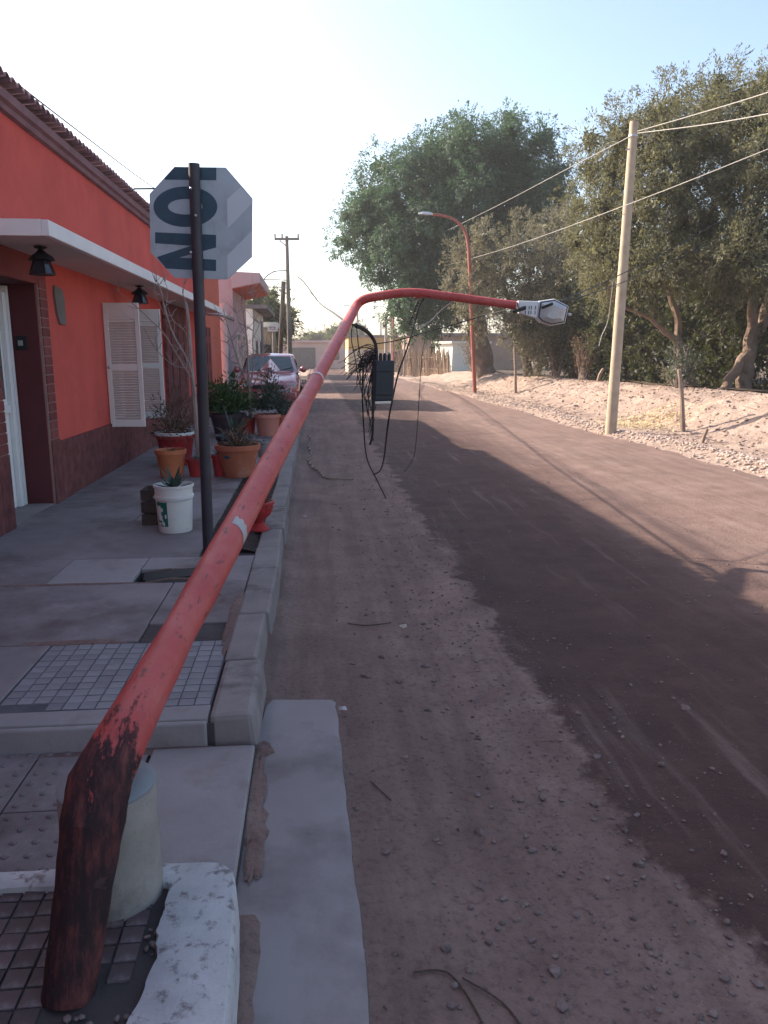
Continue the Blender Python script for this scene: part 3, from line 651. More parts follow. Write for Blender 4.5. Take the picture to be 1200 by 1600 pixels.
# neighbours
def block(name, label, x0, x1, y0, y1, h, mat, cat='house'):
    root = empty(name, ((x0 + x1) / 2, (y0 + y1) / 2, 0), label, cat); m = MB(); m.box(x0, x1, y0, y1, -.1, h); m.build('wall', MAT[mat], root); return root
h2 = block('salmon_house', 'low salmon plastered house beyond the orange house, with slit windows', -8, WX, 16.72, 21.0, 3.4, 'salmon')
m = MB(); m.box(-8, WX + .06, 16.73, 21.05, 3.402, 3.48); m.build('parapet_cap', MAT['lilac'], h2, bevel=.01)
m = MB(); m.box(WX + .001, WX + .05, 17.15, 18.6, .1, 2.1); m.build('stucco_panel', MAT['darkred'], h2)
for y in (17.3, 17.8, 18.3):
    for z0, z1 in ((.6, 1.1), (1.3, 1.75), (1.9, 2.08)): m = MB(); m.box(WX + .051, WX + .06, y, y + .09, z0, z1); m.build('slit_window', MAT['maroon'], h2)
m = MB(); m.prism([(WX, 2.36), (-1.86, 2.30), (-1.84, 2.37), (WX, 2.5)], -16.9, -18.0); m.build('door_hood', MAT['white'], h2, bevel=.01)
gw = block('garden_wall', 'pale pink garden wall between the salmon house and the balcony house', WX - .2, WX, 21.15, 24.5, 2.5, 'lilac', 'wall')
m = MB(); m.box(WX - .24, WX + .05, 21.13, 24.52, 2.502, 2.58); m.build('coping', MAT['conc_lt'], gw, bevel=.01)
m = MB(); m.box(WX - .1, WX + .14, 21.10, 21.35, 0, 2.8); m.build('pillar', MAT['soffit'], gw, bevel=.01)
h3 = block('pink_balcony_house', 'pale pink house with a projecting red-soffited slab roof', -9, WX, 24.6, 29.2, 3.9, 'lilac')
m = MB(); m.prism([(WX, 3.45), (-1.6, 3.62), (-1.55, 3.62), (-1.55, 3.92), (WX, 3.95)], -24.45, -29.4); m.build('slab_roof', MAT['lilac'], h3, bevel=.012)
m = MB(); m.prism([(WX + .02, 3.43), (-1.61, 3.598), (-1.61, 3.612), (WX + .02, 3.447)], -24.5, -29.3); m.build('soffit', MAT['salmon'], h3)
for y in (25.4, 27.4):
    m = MB(); m.box(WX + .001, WX + .03, y, y + 1.0, 1.0, 2.2); f = m.build('window', MAT['shutter'], h3); m = MB(); m.box(WX + .031, WX + .036, y + .08, y + .92, 1.08, 2.12); m.build('pane', MAT['glass'], f)
h4 = block('white_corner_house', 'whitewashed house front behind the bare sapling, sunlit end wall', -9, WX - .1, 34, 41, 3.4, 'whitewall')
m = MB(); m.box(-9, WX + .5, 33.9, 41.1, 3.402, 3.56); m.build('roof_slab', MAT['conc'], h4)
for y in (35.2, 38):
    m = MB(); m.box(WX - .099, WX - .07, y, y + 1.1, .9, 2.1); f = m.build('window', MAT['mould'], h4); m = MB(); m.box(WX - .069, WX - .066, y + .1, y + 1.0, 1.0, 2.0); m.build('pane', MAT['glass'], f)
h5 = block('dark_kiosk', 'small dark wooden kiosk with pale roof board behind the parked car', -3.3, -2.0, 42, 44, 2.9, 'greywood', 'kiosk')
m = MB(); m.box(-3.5, -1.8, 41.7, 44.2, 2.902, 3.15); m.build('roof_board', MAT['signpale'], h5); m = MB(); m.box(-2.9, -2.2, 41.97, 41.999, .1, 2.0); m.build('door', MAT['dark'], h5)
h6 = block('far_pink_house', 'long faded pink house closing the end of the street', -6, 5.5, 84, 90, 2.75, 'pinkhouse')
m = MB(); m.box(-6.2, 5.7, 83.7, 90.2, 2.752, 2.95); m.build('roof_slab', MAT['lilac'], h6)
m = MB(); m.box(-2.6, .3, 83.95, 83.998, 0, 2.2); m.build('garage_door', MAT['greywood'], h6)
for x in (1.6, 3.9):
    m = MB(); m.box(x, x + 1.2, 83.95, 83.998, .9, 1.9); f = m.build('window', MAT['mould'], h6); m = MB(); m.box(x + .1, x + 1.1, 83.93, 83.949, 1.0, 1.8); m.build('pane', MAT['glass'], f)
h7 = block('ochre_house', 'ochre and cream house at the far bend of the street', 3.0, 9, 66, 72, 2.9, 'ochre')
m = MB(); m.box(2.98, 9.02, 65.97, 72.02, -.05, 1.9); m.build('cream_lower_wall', MAT['cream'], h7); m = MB(); m.box(2.8, 9.2, 65.8, 72.2, 2.902, 3.1); m.build('roof_slab', MAT['conc'], h7)
m = MB(); m.box(4.3, 5.3, 65.93, 65.968, 0, 1.85); m.build('door', MAT['mould'], h7); m = MB(); m.box(6.1, 7.2, 65.93, 65.968, .8, 1.7); m.build('window', MAT['glass'], h7)
h8 = block('adobe_house', 'low brown adobe house behind the cane fence', 7.4, 17, 60, 68, 2.9, 'adobe')
m = MB(); m.box(7.2, 17.2, 59.7, 68.2, 2.902, 3.1); m.build('roof_slab', MAT['conc'], h8); m = MB(); m.box(9, 10, 59.94, 59.998, .2, 2.1); m.build('door', MAT['dark'], h8)
sh = block('white_shed', 'small sunlit white shed under the pepper tree', 8.2, 10.2, 47, 49.5, 2.15, 'whitewall', 'shed')
m = MB(); m.box(8.0, 10.4, 46.8, 49.7, 2.152, 2.27); m.build('roof_board', MAT['whitewall'], sh); m = MB(); m.box(8.45, 8.75, 46.95, 46.998, .9, 1.75); m.build('window', MAT['dark'], sh); sh.rotation_euler.z = R(-68)
# cane fence
fen = empty('cane_fence', (7, 50, 0), 'rough dry cane fence along the far right of the street', 'fence')
m = MB(); m.tube([(6.1, 56, 1.3), (8.0, 45.5, 1.3)], .03, 5); m.tube([(6.1, 56, .6), (8.0, 45.5, .6)], .03, 5); m.build('rail', MAT['stick'], fen)
cm = MB(); cm.tube([(0, 0, 0), (.02, .01, .9), (-.01, 0, 1.75)], [.04, .035, .02], 5); cme = cm.mesh('cane', MAT['cane'])
for i in range(150):
    t = i / 150; piece('cane', cme, fen, (6.1 + 1.9 * t, 56 - 10.5 * t, .05), (rnd.uniform(-.08, .08), rnd.uniform(-.08, .08), rnd.uniform(0, 6)), (1, 1, rnd.uniform(.75, 1.1)))

# ================================================================== THE FALLEN LAMP POST
KINK = Vector((-.505, 1.65, .545)); BASE = Vector((-.553, 1.475, .13)); TOP = at(555, 481, 6.85)
lamp = empty('fallen_lamp_post', BASE, 'red street lamp post bent over above its stump and leaning along the street', 'lamp post')
ax = (TOP - KINK).normalized(); side = Vector((1, 0, 0))
n_k = Vector((0, -.75, .66))
m = MB(); st = [BASE + (KINK - BASE) * t for t in (0, .1, .3, .5, .7, .86)]
pts = st + [KINK - Vector((0, -.005, .005)), KINK + ax * .09, KINK + ax * .2, KINK + ax * .4, KINK + ax * .7, KINK + ax * 1.0, KINK + ax * 1.25]
rad = [.056, .057, .059, .062, .067, .072, .073, .067, .061, .057, .055, .0545, .054]
wear = [.62, .60, .62, .64, .62, .55, .52, .46, .34, .17, .10, .06, .05]
fl = {5: (n_k, .25), 6: (n_k, .5), 7: (n_k, .3)}
def finer(seq, k): return [seq[i] + (seq[i + 1] - seq[i]) * (j / k) for i in range(len(seq) - 1) for j in range(k)] + [seq[-1]]
fl = {k * 3: v for k, v in fl.items()}; fl.update({17: (n_k, .4), 19: (n_k, .4), 16: (n_k, .32), 20: (n_k, .36), 28: (Vector((.9, -.3, .3)), .14), 29: (Vector((.9, -.3, .3)), .2), 30: (Vector((.9, -.3, .3)), .12)})
m.tube(finer(pts, 3), [r * (1 + .016 * math.sin(i * 1.9)) for i, r in enumerate(finer(rad, 3))], 28, attr=finer(wear, 3), flat=fl)
shaft = m.build('lower_shaft', MAT['pole'], lamp, smooth=True, attr=True)
m = MB(); m.lathe(BASE - Vector((0, 0, .02)), [(.072, 0), (.074, .022), (.066, .03)], 20); m.build('broken_foot', MAT['iron'], lamp)
a0 = KINK + ax * 1.35; LEN = (TOP - KINK).length
m = MB(); p2 = [KINK + ax * s for s in (1.251, 1.7, 2.3, 2.65)]; m.tube(p2, [.0525, .052, .0505, .050], 24, attr=[.1, .05, .05, .08]); m.build('middle_shaft', MAT['pole'], lamp, smooth=True, attr=True)
m = MB(); m.tube([KINK + ax * s for s in (2.63, 2.66, 2.75, 2.8)], [.050, .052, .0465, .044], 24, attr=[.1] * 4); m.build('collar', MAT['pole'], lamp, smooth=True, attr=True)
arm_end = at(806, 477, 6.74)
bend = [KINK + ax * s for s in (2.78, 3.3, 3.9, 4.5, LEN - .4, LEN - .1)] + [TOP + Vector((.018, .02, .027)), TOP + Vector((.065, .03, .065)), TOP + Vector((.16, .02, .092)), at(640, 457, 6.86), at(700, 463, 6.82), at(760, 471, 6.78), arm_end]
bend = smooth_path(bend, 5); nb = len(bend)
m = MB(); m.tube(bend, [.0435 - .0085 * i / (nb - 1) for i in range(nb)], 20, attr=[.06] * nb); m.build('upper_shaft_and_arm', MAT['pole'], lamp, smooth=True, attr=True)
cj = at(652, 459, 6.86); m = MB(); m.lathe(cj - Vector((.02, 0, 0)), [(.040, 0), (.0405, .02), (.039, .04)], 18, axis=(1, -.02, -.04)); m.build('joint_ring', MAT['pole'], lamp)
# paint scar (pale weld patch) on the lower shaft
c0 = KINK + ax * 1.20; u_ = (Vector((0, 0, 1.5)) - c0); u_ = (u_ - ax * u_.dot(ax)).normalized(); w_ = ax.cross(u_).normalized(); ring = []
for i in range(11):
    for j in range(3):
        a = R(-22 + i * 9); ring.append(c0 + ax * ((.028 + .004 * math.sin(i * 2.3)) * j - .05 * (i / 10) ** 2 * 1.0) + (u_ * math.cos(a) - w_ * math.sin(a) * -1) * .0553)
m = MB(); m.add(ring, [(i * 3 + j, i * 3 + j + 1, (i + 1) * 3 + j + 1, (i + 1) * 3 + j) for i in range(10) for j in range(2)]); m.build('pale_weld_patch', MAT['paper'], lamp)
# luminaire: seen from its underside
def lum(zx, zy): return at(780 + zx * .11667, 440 + zy * .11667, 6.72)
UV = [lum(245, 255), lum(530, 265), lum(490, 495), lum(268, 428)]
def plate(poly, y0, y1): 
    b = MB(); n = len(poly); b.add([p + Vector((0, y0, 0)) for p in poly] + [p + Vector((0, y1, 0)) for p in poly], [tuple(range(n)), tuple(range(n, 2 * n))[::-1]] + [(i, n + i, n + (i + 1) % n, (i + 1) % n) for i in range(n)]); return b
hx = plate([lum(*p) for p in ((530, 258), (740, 228), (937, 328), (884, 558), (700, 592), (560, 545), (495, 480))], 0, .07); hood = hx.build('luminaire', MAT['housing'], lamp, bevel=.012)
b = plate(UV, -.02, .06); b.build('gear_cover', MAT['housing'], hood, bevel=.01)
sl = MB()
for zx in (350, 395, 425, 480):
    for a, c in ((330, 372), (392, 440)): sl.obox(lum(zx - (c - 330) * .08, (a + c) / 2) + Vector((0, -.0215, 0)), (.0028, 0, 0), (0, .0018, 0), (.0, 0, .015))
sl.build('vent_slots', MAT['black'], hood)
b = plate([lum(*p) for p in ((552, 272), (738, 243), (918, 335), (870, 545), (700, 576), (572, 533), (520, 475))], -.008, -.001); b.build('gasket', MAT['iron'], hood)
cen = lum(715, 420); gl = [lum(*p) for p in ((565, 285), (738, 258), (903, 341), (858, 533), (700, 562), (582, 520), (536, 470))]
b = MB(); inner = [cen + (p - cen) * .6 + Vector((0, -.045, 0)) for p in gl]; mid = [p + Vector((0, -.009, 0)) for p in gl]; n = 7
b.add(mid + inner, [(i, (i + 1) % n, n + (i + 1) % n, n + i) for i in range(n)] + [tuple(range(n, 2 * n))]); b.build('lens', MAT['lens'], hood, smooth=True)
b = MB(); b.tube([lum(330, 355) + Vector((0, -.03, 0)), lum(170, 410) + Vector((0, -.05, 0))], [.018, .013], 10); b.build('loose_connector', MAT['black'], hood); b = MB(); b.tube([lum(545, 355) + Vector((0, -.055, 0)), lum(690, 300) + Vector((0, -.055, 0))], .012, 8); b.build('loose_connector', MAT['black'], hood)
b = MB(); b.lathe(lum(905, 440) + Vector((.01, 0, 0)), [(.008, 0), (.014, .01), (.010, .03)], 8, axis=(1, 0, 0)); b.build('latch', MAT['steel'], hood)
# tape tied round the shaft
t0 = KINK + ax * 3.25; m = MB(); m.tube([t0 - ax * .012, t0 + ax * .012], [.0465, .0465], 16); tp = m.build('barrier_tape', MAT['tape'], org=t0); tag(tp, 'pale barrier tape tied round the leaning post and trailing to the car', 'tape')
m = MB(); e = Vector((-.35, 19.6, 1.02)); s0 = t0 + Vector((-.048, 0, -.01)); pp = catenary(s0, e, .12, 20); vv = []
for i, p in enumerate(pp): h = .018 * (1 + .3 * math.sin(i * 1.3)); vv += [p + Vector((.006 * math.sin(i), 0, h)), p - Vector((0, 0, h))]
m.add(vv, [(2 * i, 2 * i + 1, 2 * i + 3, 2 * i + 2) for i in range(len(pp) - 1)]); m.build('trailing_end', MAT['tape'], tp)

# bollard behind the stump
bo = empty('bollard', (-.532, 1.80, .14), 'short grey concrete bollard standing behind the bent post', 'bollard')
m = MB(); m.lathe((-.532, 1.80, .12), [(.121, 0), (.120, .06), (.1185, .2), (.118, .29), (.117, .325)], 36); m.build('shaft', MAT['bollard'], bo, smooth=True)
m = MB(); m.lathe((-.532, 1.80, .443), [(.117, 0), (.119, .008), (.110, .018), (.07, .026), (.02, .028)], 36); m.build('cap', MAT['capgrey'], bo, smooth=True)
for _ in range(1):
    cr = []
    for k in range(46):
        a = rnd.uniform(-2.2, 1.2); d = rnd.uniform(.09, .2); cr.append((-.47 + d * math.cos(a), 1.50 + d * math.sin(a) * 1.1, .146, rnd.uniform(.003, .013)))
    stones('concrete_crumbs', 'broken concrete crumbs around the foot of the bent post', 'rubble', cr, MAT['pebble'])

# ================================================================== STOP SIGN
SP = Vector((-.755, 5.33, .13)); sg = empty('traffic_sign', SP, 'octagonal sign seen from behind on a dark post, big rotated letters', 'sign')
m = MB(); ptop = at(303, 256, 5.30); m.tube([SP, SP.lerp(ptop, .5), ptop], [.038, .037, .036], 20); m.build('post', MAT['postm'], sg, smooth=True)
zs = 5.345; S0 = at(314, 348, zs)
def sp(zx, zy, y=zs): return at(220 + zx / 6, 230 + zy / 6, y)
octo = [(315, 183), (797, 190), (1050, 480), (1043, 1030), (905, 1165), (800, 1255), (320, 1222), (98, 1000), (80, 440)]
octo = [(315, 183), (797, 190), (1048, 480), (1043, 1030), (815, 1240), (318, 1225), (92, 985), (80, 440)]
def sheetp(poly, y0, y1): return plate([sp(*p) for p in poly], y0, y1)
pl = sheetp(octo, 0, .004).build('plate', MAT['signback'], sg)
def prt(poly, nm, mt, d=.0012): return sheetp(poly, -d, -.0002).build(nm, MAT[mt], pl)
prt([(808, 490), (935, 372), (1047, 480), (1044, 525), (815, 762)], 'pale_stripe', 'signpale'); prt([(812, 1015), (1043, 780), (1040, 1028), (812, 1238)], 'pale_stripe', 'signpale')
prt([(322, 186), (708, 191), (708, 310), (228, 304), (222, 288)], 'letter_i', 'signdark')
O1 = [(418 + 300 * math.cos(a), 558 + 190 * math.sin(a)) for a in [2 * math.pi * i / 40 for i in range(40)]]; O2 = [(418 + 162 * math.cos(a), 558 + 73 * math.sin(a)) for a in [2 * math.pi * i / 40 for i in range(40)]]
b = MB(); q = [sp(*p) + Vector((0, d, 0)) for d in (-.0002, -.0012) for p in O1] + [sp(*p) + Vector((0, d, 0)) for d in (-.0002, -.0012) for p in O2]
b.add(q, [(40 + i, 40 + (i + 1) % 40, 120 + (i + 1) % 40, 120 + i) for i in range(40)] + [(i, (i + 1) % 40, 40 + (i + 1) % 40, 40 + i) for i in range(40)]); b.build('letter_o', MAT['signdark'], pl)
prt([(135, 797), (706, 822), (706, 940), (360, 1035), (706, 1055), (706, 1162), (238, 1138), (150, 1030), (470, 925), (135, 900)], 'letter_n', 'signdark')
for zx, zy in ((470, 385), (515, 640), (470, 985)):
    b = MB(); b.lathe(sp(zx, zy, 5.255), [(.008, 0), (.008, .008), (.005, .012)], 8, axis=(0, -1, 0)); b.build('bolt', MAT['steel'], sg)

# ================================================================== POTS AND PLANTS
def leaves_obj(name, parent, P, D, l, w, mat, seed):
    o = bpy.data.objects.new(name, leaf_mesh(name, P, D, l, w, MAT[mat], seed, ORG[parent])); link(o, parent); return o
def pot(name, label, x, y, r, h, mat, cat='potted plant', z=.152, rim=None, taper=.72, group='potted plants by the kerb'):
    root = empty(name, (x, y, z), label, cat, group); m = MB()
    rr = r * taper; m.lathe((x, y, z), [(rr, 0), (rr * 1.02, .01), (r * .95, h * .82), (r * .96, h * .83), (r * 1.03, h * .84), (r * 1.05, h), (r * .97, h), (r * .93, h * .86), (r * .9, h * .84)], 28)
    p = m.build('pot', MAT[mat], root, smooth=True)
    if rim: m = MB(); m.lathe((x, y, z + h * .93), [(r * 1.055, 0), (r * 1.075, h * .03), (r * 1.06, h * .085), (r * .96, h * .09), (r * .96, .0)], 28); m.build('rim', MAT[rim], p, smooth=True)
    m = MB(); m.lathe((x, y, z + h * .80), [(r * .5, .0), (r * .925, .0), (r * .92, h * .06), (r * .4, h * .09)], 20); m.build('soil', MAT['bed'], root)
    return root, Vector((x, y, z + h * .87))
def bush(root, c, r, hgt, n, mat, l, w, seed, droop=.3):
    rs = np.random.RandomState(seed); q = rs.normal(size=(n, 3)); q /= np.linalg.norm(q, axis=1, keepdims=True); q[:, 2] = abs(q[:, 2]) * 1.0
    rad = rs.uniform(.25, 1, n)[:, None] * (1 + .25 * np.sin(q[:, :1] * 7 + q[:, 1:2] * 5)); P = np.array(c) + q * rad * np.array([r, r, hgt]); D = q + np.array([0, 0, .2 - droop]) + rs.normal(size=(n, 3)) * .6
    leaves_obj('leaves', root, P, D, l, w, mat, seed)
    m = MB()
    for k in range(7): a = rnd.uniform(0, 6.28); limb(m, c, Vector(c) + Vector((math.cos(a) * r * .6, math.sin(a) * r * .6, hgt * rnd.uniform(.5, .85))), .008, .003, 5)
    m.build('stems', MAT['twig'], root)
def spikes(root, c, n, L, w, mat='agave', up=.5, seed=1):
    """thick tapering agave-like blades"""
    m = MB(); rs = random.Random(seed)
    for k in range(n):
        a = 2 * math.pi * k / n + rs.uniform(-.3, .3); e = rs.uniform(up * .4, 1.3); d = Vector((math.cos(a) * math.cos(e), math.sin(a) * math.cos(e), math.sin(e))); l = L * rs.uniform(.7, 1.1); s = d.cross(Vector((0, 0, 1))).normalized(); nn = s.cross(d); c_ = Vector(c); vv = []
        for i in range(6):
            t = i / 5; ww = w * (.7 + .6 * t if t < .4 else .94 * (1 - (t - .4) / .6) ** .8); ww = max(ww, .0015); p = c_ + d * (l * t) - Vector((0, 0, .25 * l * t * t * (1 - math.sin(e)))); vv += [p + s * ww, p - nn * ww * .35, p - s * ww, p + nn * ww * .12]
        m.add(vv, [(i * 4 + j, i * 4 + (j + 1) % 4, (i + 1) * 4 + (j + 1) % 4, (i + 1) * 4 + j) for i in range(5) for j in range(4)])
    o = m.build('blades', MAT[mat], root, smooth=True); a = o.data.attributes.new('tone', 'FLOAT', 'POINT'); a.data.foreach_set('value', [rs.uniform(.2, .8) for _ in o.data.vertices]); return o
def blades(root, c, n, L, w, mat, seed, arch=.8):
    rs = random.Random(seed); m = MB(); tone = []
    for k in range(n):
        a = rs.uniform(0, 6.28); l = L * rs.uniform(.6, 1.2); h = rs.uniform(.5, 1.0); s = Vector((-math.sin(a), math.cos(a), 0)); vv = []
        for i in range(7):
            t = i / 6; p = Vector(c) + Vector((math.cos(a), math.sin(a), 0)) * (l * t * .75) + Vector((0, 0, l * (h * t - arch * t * t))); vv += [p + s * w * (1 - t * .9), p - s * w * (1 - t * .9)]
        m.add(vv, [(2 * i, 2 * i + 1, 2 * i + 3, 2 * i + 2) for i in range(6)]); tone += [rs.uniform(0, 1)] * 14
    o = m.build('blades', MAT[mat], root); a = o.data.attributes.new('tone', 'FLOAT', 'POINT'); a.data.foreach_set('value', tone)
# white bucket
bx, by, bz = -1.09, 5.98, .152
bk = empty('white_bucket', (bx, by, bz), 'white plastic bucket with green label planted with an agave', 'bucket')
m = MB(); m.lathe((bx, by, bz), [(.122, 0), (.126, .008), (.140, .262), (.149, .265), (.150, .285), (.142, .288), (.143, .345), (.152, .348), (.153, .366), (.144, .367), (.140, .33)], 36); bkt = m.build('tub', MAT['bucket'], bk, smooth=True)
def patch(a0, a1, z0, z1, off, nm, mt, par, k=10):
    m = MB(); vv = []
    for i in range(k + 1):
        a = R(a0 + (a1 - a0) * i / k)
        for z in (z0, z1): r = .126 + (.014) * (z / .262) + off; vv.append((bx + r * math.cos(a), by + r * math.sin(a), bz + z))
    m.add(vv, [(2 * i, 2 * i + 2, 2 * i + 3, 2 * i + 1) for i in range(k)]); return m.build(nm, MAT[mt], par)
lab = patch(212, 256, .055, .245, .0008, 'label', 'green', bkt)
for a0, a1, z0, z1 in ((214, 232, .13, .215), (216, 236, .10, .14), (222, 240, .17, .20), (238, 244, .06, .09), (215, 228, .06, .085), (246, 252, .12, .15), (232, 238, .065, .11)): patch(a0, a1, z0, z1, .0014, 'label_mark', 'bucket', lab, 3)
m = MB(); m.tube([(bx + .155 * math.cos(R(a)), by + .155 * math.sin(R(a)), bz + .275 - .02 * math.sin(R(a * 1.0 - 190))) for a in range(190, 352, 9)], .003, 5); m.build('handle', MAT['steel'], bk)
m = MB(); m.lathe((bx, by, bz + .30), [(.05, 0), (.139, 0), (.138, .02), (.04, .03)], 20); m.build('soil', MAT['bed'], bk)
spikes(bk, (bx, by, bz + .32), 15, .21, .022, seed=4, up=1.0)
cr = empty('wooden_crate', (-1.27, 6.3, .152), 'small dark wooden crate standing behind the white bucket', 'crate')
for z in (.02, .12, .22):
    for x0, x1, y0, y1 in ((-1.39, -1.15, 6.18, 6.195), (-1.39, -1.15, 6.405, 6.42), (-1.39, -1.375, 6.197, 6.403), (-1.165, -1.15, 6.197, 6.403)):
        m = MB(); m.box(x0, x1, y0, y1, .152 + z - .018, .152 + z + .066); m.build('board', MAT['barkd'], cr)
m = MB(); m.box(-1.37, -1.17, 6.2, 6.4, .155, .168); m.build('floor_board', MAT['barkd'], cr)

r_, c = pot('terracotta_pot', 'orange plastic pot in front of the white-rimmed red pot', -1.60, 8.72, .165, .31, 'orangepot'); blades(r_, c, 30, .22, .006, 'leaf_dry', 21)
r_, c = pot('red_pot', 'dark red pot with chipped white rim behind the orange pot', -1.72, 9.75, .235, .40, 'redpot', rim='white'); bush(r_, c, .34, .52, 900, 'leaf_dry', .07, .008, 22)
r_, c = pot('small_red_pot', 'small brick red pot between the orange pot and the sign post', -1.33, 8.75, .105, .20, 'redpot'); blades(r_, c, 24, .3, .006, 'leaf_grey', 23)
r_, c = pot('bright_red_pot', 'bright red pot partly hidden behind the dark sign post', -1.06, 8.75, .10, .24, 'redpot'); spikes(r_, c, 10, .2, .014, seed=9)
r_, c = pot('large_terracotta_pot', 'largest terracotta pot with a blue sticker and fleshy plant', -.86, 8.72, .245, .36, 'terra', taper=.66)
blades(r_, c, 46, .30, .010, 'leaf_grey', 24, .5); bush(r_, c, .2, .26, 320, 'leaf_dry', .06, .012, 25)
m = MB(); st_ = []
for k in range(17): a = 2 * math.pi * k / 16; st_.append((-.965 + .036 * math.cos(a) * (k > 0), .235 + .02 * math.sin(a) * (k > 0)))
vv = [(x, 8.72 - math.sqrt(max(0, (.162 + (.233 - .162) * (z + .0) / .295 + .004) ** 2 - (x + .86) ** 2)), .152 + z) for x, z in st_]
m.add(vv, [(0, i, i % 16 + 1) for i in range(1, 17)]); m.build('blue_sticker', MAT['signdark'], r_)
r_, c = pot('dark_blue_pot', 'dark blue pot with a grey agave behind the largest terracotta pot', -1.0, 9.75, .22, .36, 'navypot'); spikes(r_, c, 18, .42, .035, seed=12)
r_, c = pot('plum_planter', 'wide plum coloured planter with the bright green bush', -1.47, 13.4, .30, .36, 'plumpot'); bush(r_, c + Vector((.0, 0, .1)), .52, .52, 2600, 'leaf_pot', .07, .017, 26); blades(r_, c, 40, .6, .013, 'leaf_grey', 27)
r_, c = pot('tree_pot', 'brick red pot that holds the bare forked sapling', -1.13, 13.4, .145, .29, 'redpot'); blades(r_, c, 40, .45, .008, 'leaf_pot', 28)
m = MB(); Yt = 13.4; tb0 = at(392, 655, Yt); fk = at(389, 608, Yt)
m.tube([tb0, at(390, 630, Yt), fk], [.035, .03, .028], 7)
def br(pts, r0, r1):
    q = smooth_path([at(x, y, Yt + d) for x, y, d in pts], 3); m.tube(q, [r0 + (r1 - r0) * i / (len(q) - 1) for i in range(len(q))], 5)
    return q
tips = []
for P_, r0 in (([(389, 608, 0), (378, 580, -.1), (366, 545, -.2), (356, 510, -.25), (348, 480, -.3)], .02), ([(389, 608, 0), (388, 570, 0), (386, 530, .1), (380, 490, .1), (376, 450, .1)], .024), ([(389, 608, 0), (396, 575, .1), (395, 530, .2), (397, 490, .2), (394, 430, .3)], .018), ([(389, 608, 0), (402, 590, .1), (412, 555, .3), (418, 520, .3)], .012),
               ([(378, 580, -.1), (362, 565, -.1), (352, 556, -.2)], .008), ([(366, 545, -.2), (358, 538, 0), (350, 532, 0)], .006), ([(386, 530, .1), (372, 500, 0), (366, 470, 0)], .008), ([(395, 530, .2), (404, 510, .2), (407, 500, .2)], .006), ([(356, 510, -.25), (350, 505, -.2), (345, 497, -.2)], .005), ([(380, 490, .1), (386, 470, .1), (386, 445, .1)], .006), ([(397, 490, .2), (388, 468, .2)], .005), ([(396, 575, .1), (406, 562, 0), (410, 548, 0)], .006), ([(388, 570, 0), (376, 552, .1), (373, 535, .1)], .007)):
    q = br(P_, r0, .003); tips += q[4::3]
for p in tips:
    for k in range(4): limb(m, p, p + Vector((rnd.uniform(-.28, .28), rnd.uniform(-.2, .2), rnd.uniform(.05, .3))), .006, .0025, 4, seg=3)
m.build('sapling', MAT['twig'], r_, smooth=True)
r_, c = pot('bleached_pot', 'sun-bleached pink pot under the tall dark bush', -.78, 13.2, .22, .36, 'terra_lt', taper=.75); bush(r_, c + Vector((.05, 0, .12)), .27, .62, 1700, 'leaf_grey', .06, .012, 29); blades(r_, c, 20, .25, .008, 'leaf_dry', 30)
r_, c = pot('kerbside_pot', 'terracotta pot at the kerb, right of the bleached pink pot', -.50, 13.3, .15, .34, 'terra'); bush(r_, c, .2, .4, 600, 'leaf_grey', .06, .010, 31)
r_, c = pot('white_pot', 'small whitish pot behind the largest terracotta pot', -.66, 10.4, .12, .22, 'conc_lt', z=.152); blades(r_, c, 16, .2, .006, 'leaf_dry', 33)
# red pedestal bowl on the kerb
px_, py_, pz_ = -.44, 5.92, .156
r_ = empty('pedestal_bowl', (px_, py_, pz_), 'red pedestal bowl planter on the kerb behind the leaning post', 'planter')
m = MB(); m.lathe((px_, py_, pz_), [(.078, 0), (.08, .012), (.06, .03), (.035, .06), (.045, .085), (.088, .12), (.112, .17), (.116, .205), (.124, .21), (.124, .23), (.108, .23), (.10, .19)], 28); m.build('bowl', MAT['redpot'], r_, smooth=True)
m = MB(); m.lathe((px_, py_, pz_ + .18), [(.03, .0), (.098, 0), (.098, .015), (.03, .025)], 16); m.build('soil', MAT['bed'], r_)
blades(r_, (px_, py_, pz_ + .2), 24, .12, .006, 'leaf_grey', 34); bush(r_, (px_, py_, pz_ + .2), .09, .08, 90, 'leaf_dry', .04, .01, 35)
w = empty('weeds', (-.62, 6.6, .15), 'small weeds sprouting from the dark planting strip', 'weeds', kind='stuff')
for i in range(9):
    x, y = rnd.uniform(-.76, -.5), rnd.uniform(5.5, 8.3); blades(w, (x, y, .15), 14, .12, .005, 'leaf_dry' if i % 2 else 'leaf_grey', 40 + i)
# bare sapling left of the sign post
sapl = empty('bare_sapling', (-1.22, 9.2, .15), 'leafless pale sapling beside the sign post, twigs over the shutters', 'tree')
m = MB(); Yt = 9.2
def br2(pts, r0, r1, d=0):
    q = smooth_path([at(x, y, Yt + d) for x, y in pts], 4); m.tube(q, [r0 + (r1 - r0) * i / (len(q) - 1) for i in range(len(q))], 6); return q
q0 = br2([(311, 722), (305, 640), (298, 560), (294, 500), (290, 472)], .032, .016)
tw = []
tw += br2([(305, 620), (296, 570), (272, 525), (258, 485), (250, 450), (240, 434)], .014, .003, -.1)
tw += br2([(298, 590), (280, 560), (255, 520), (225, 490), (190, 460), (176, 450)], .010, .003, -.2)
tw += br2([(292, 575), (270, 570), (245, 548), (240, 540)], .007, .002, -.2)
tw += br2([(265, 505), (255, 470), (247, 440)], .006, .002); tw += br2([(258, 485), (262, 455), (253, 430)], .005, .002); tw += br2([(296, 560), (290, 520), (270, 500), (262, 480)], .008, .002)
tw += br2([(272, 525), (262, 500), (243, 462), (243, 440)], .005, .0018); tw += br2([(290, 472), (285, 455), (288, 440)], .006, .002)
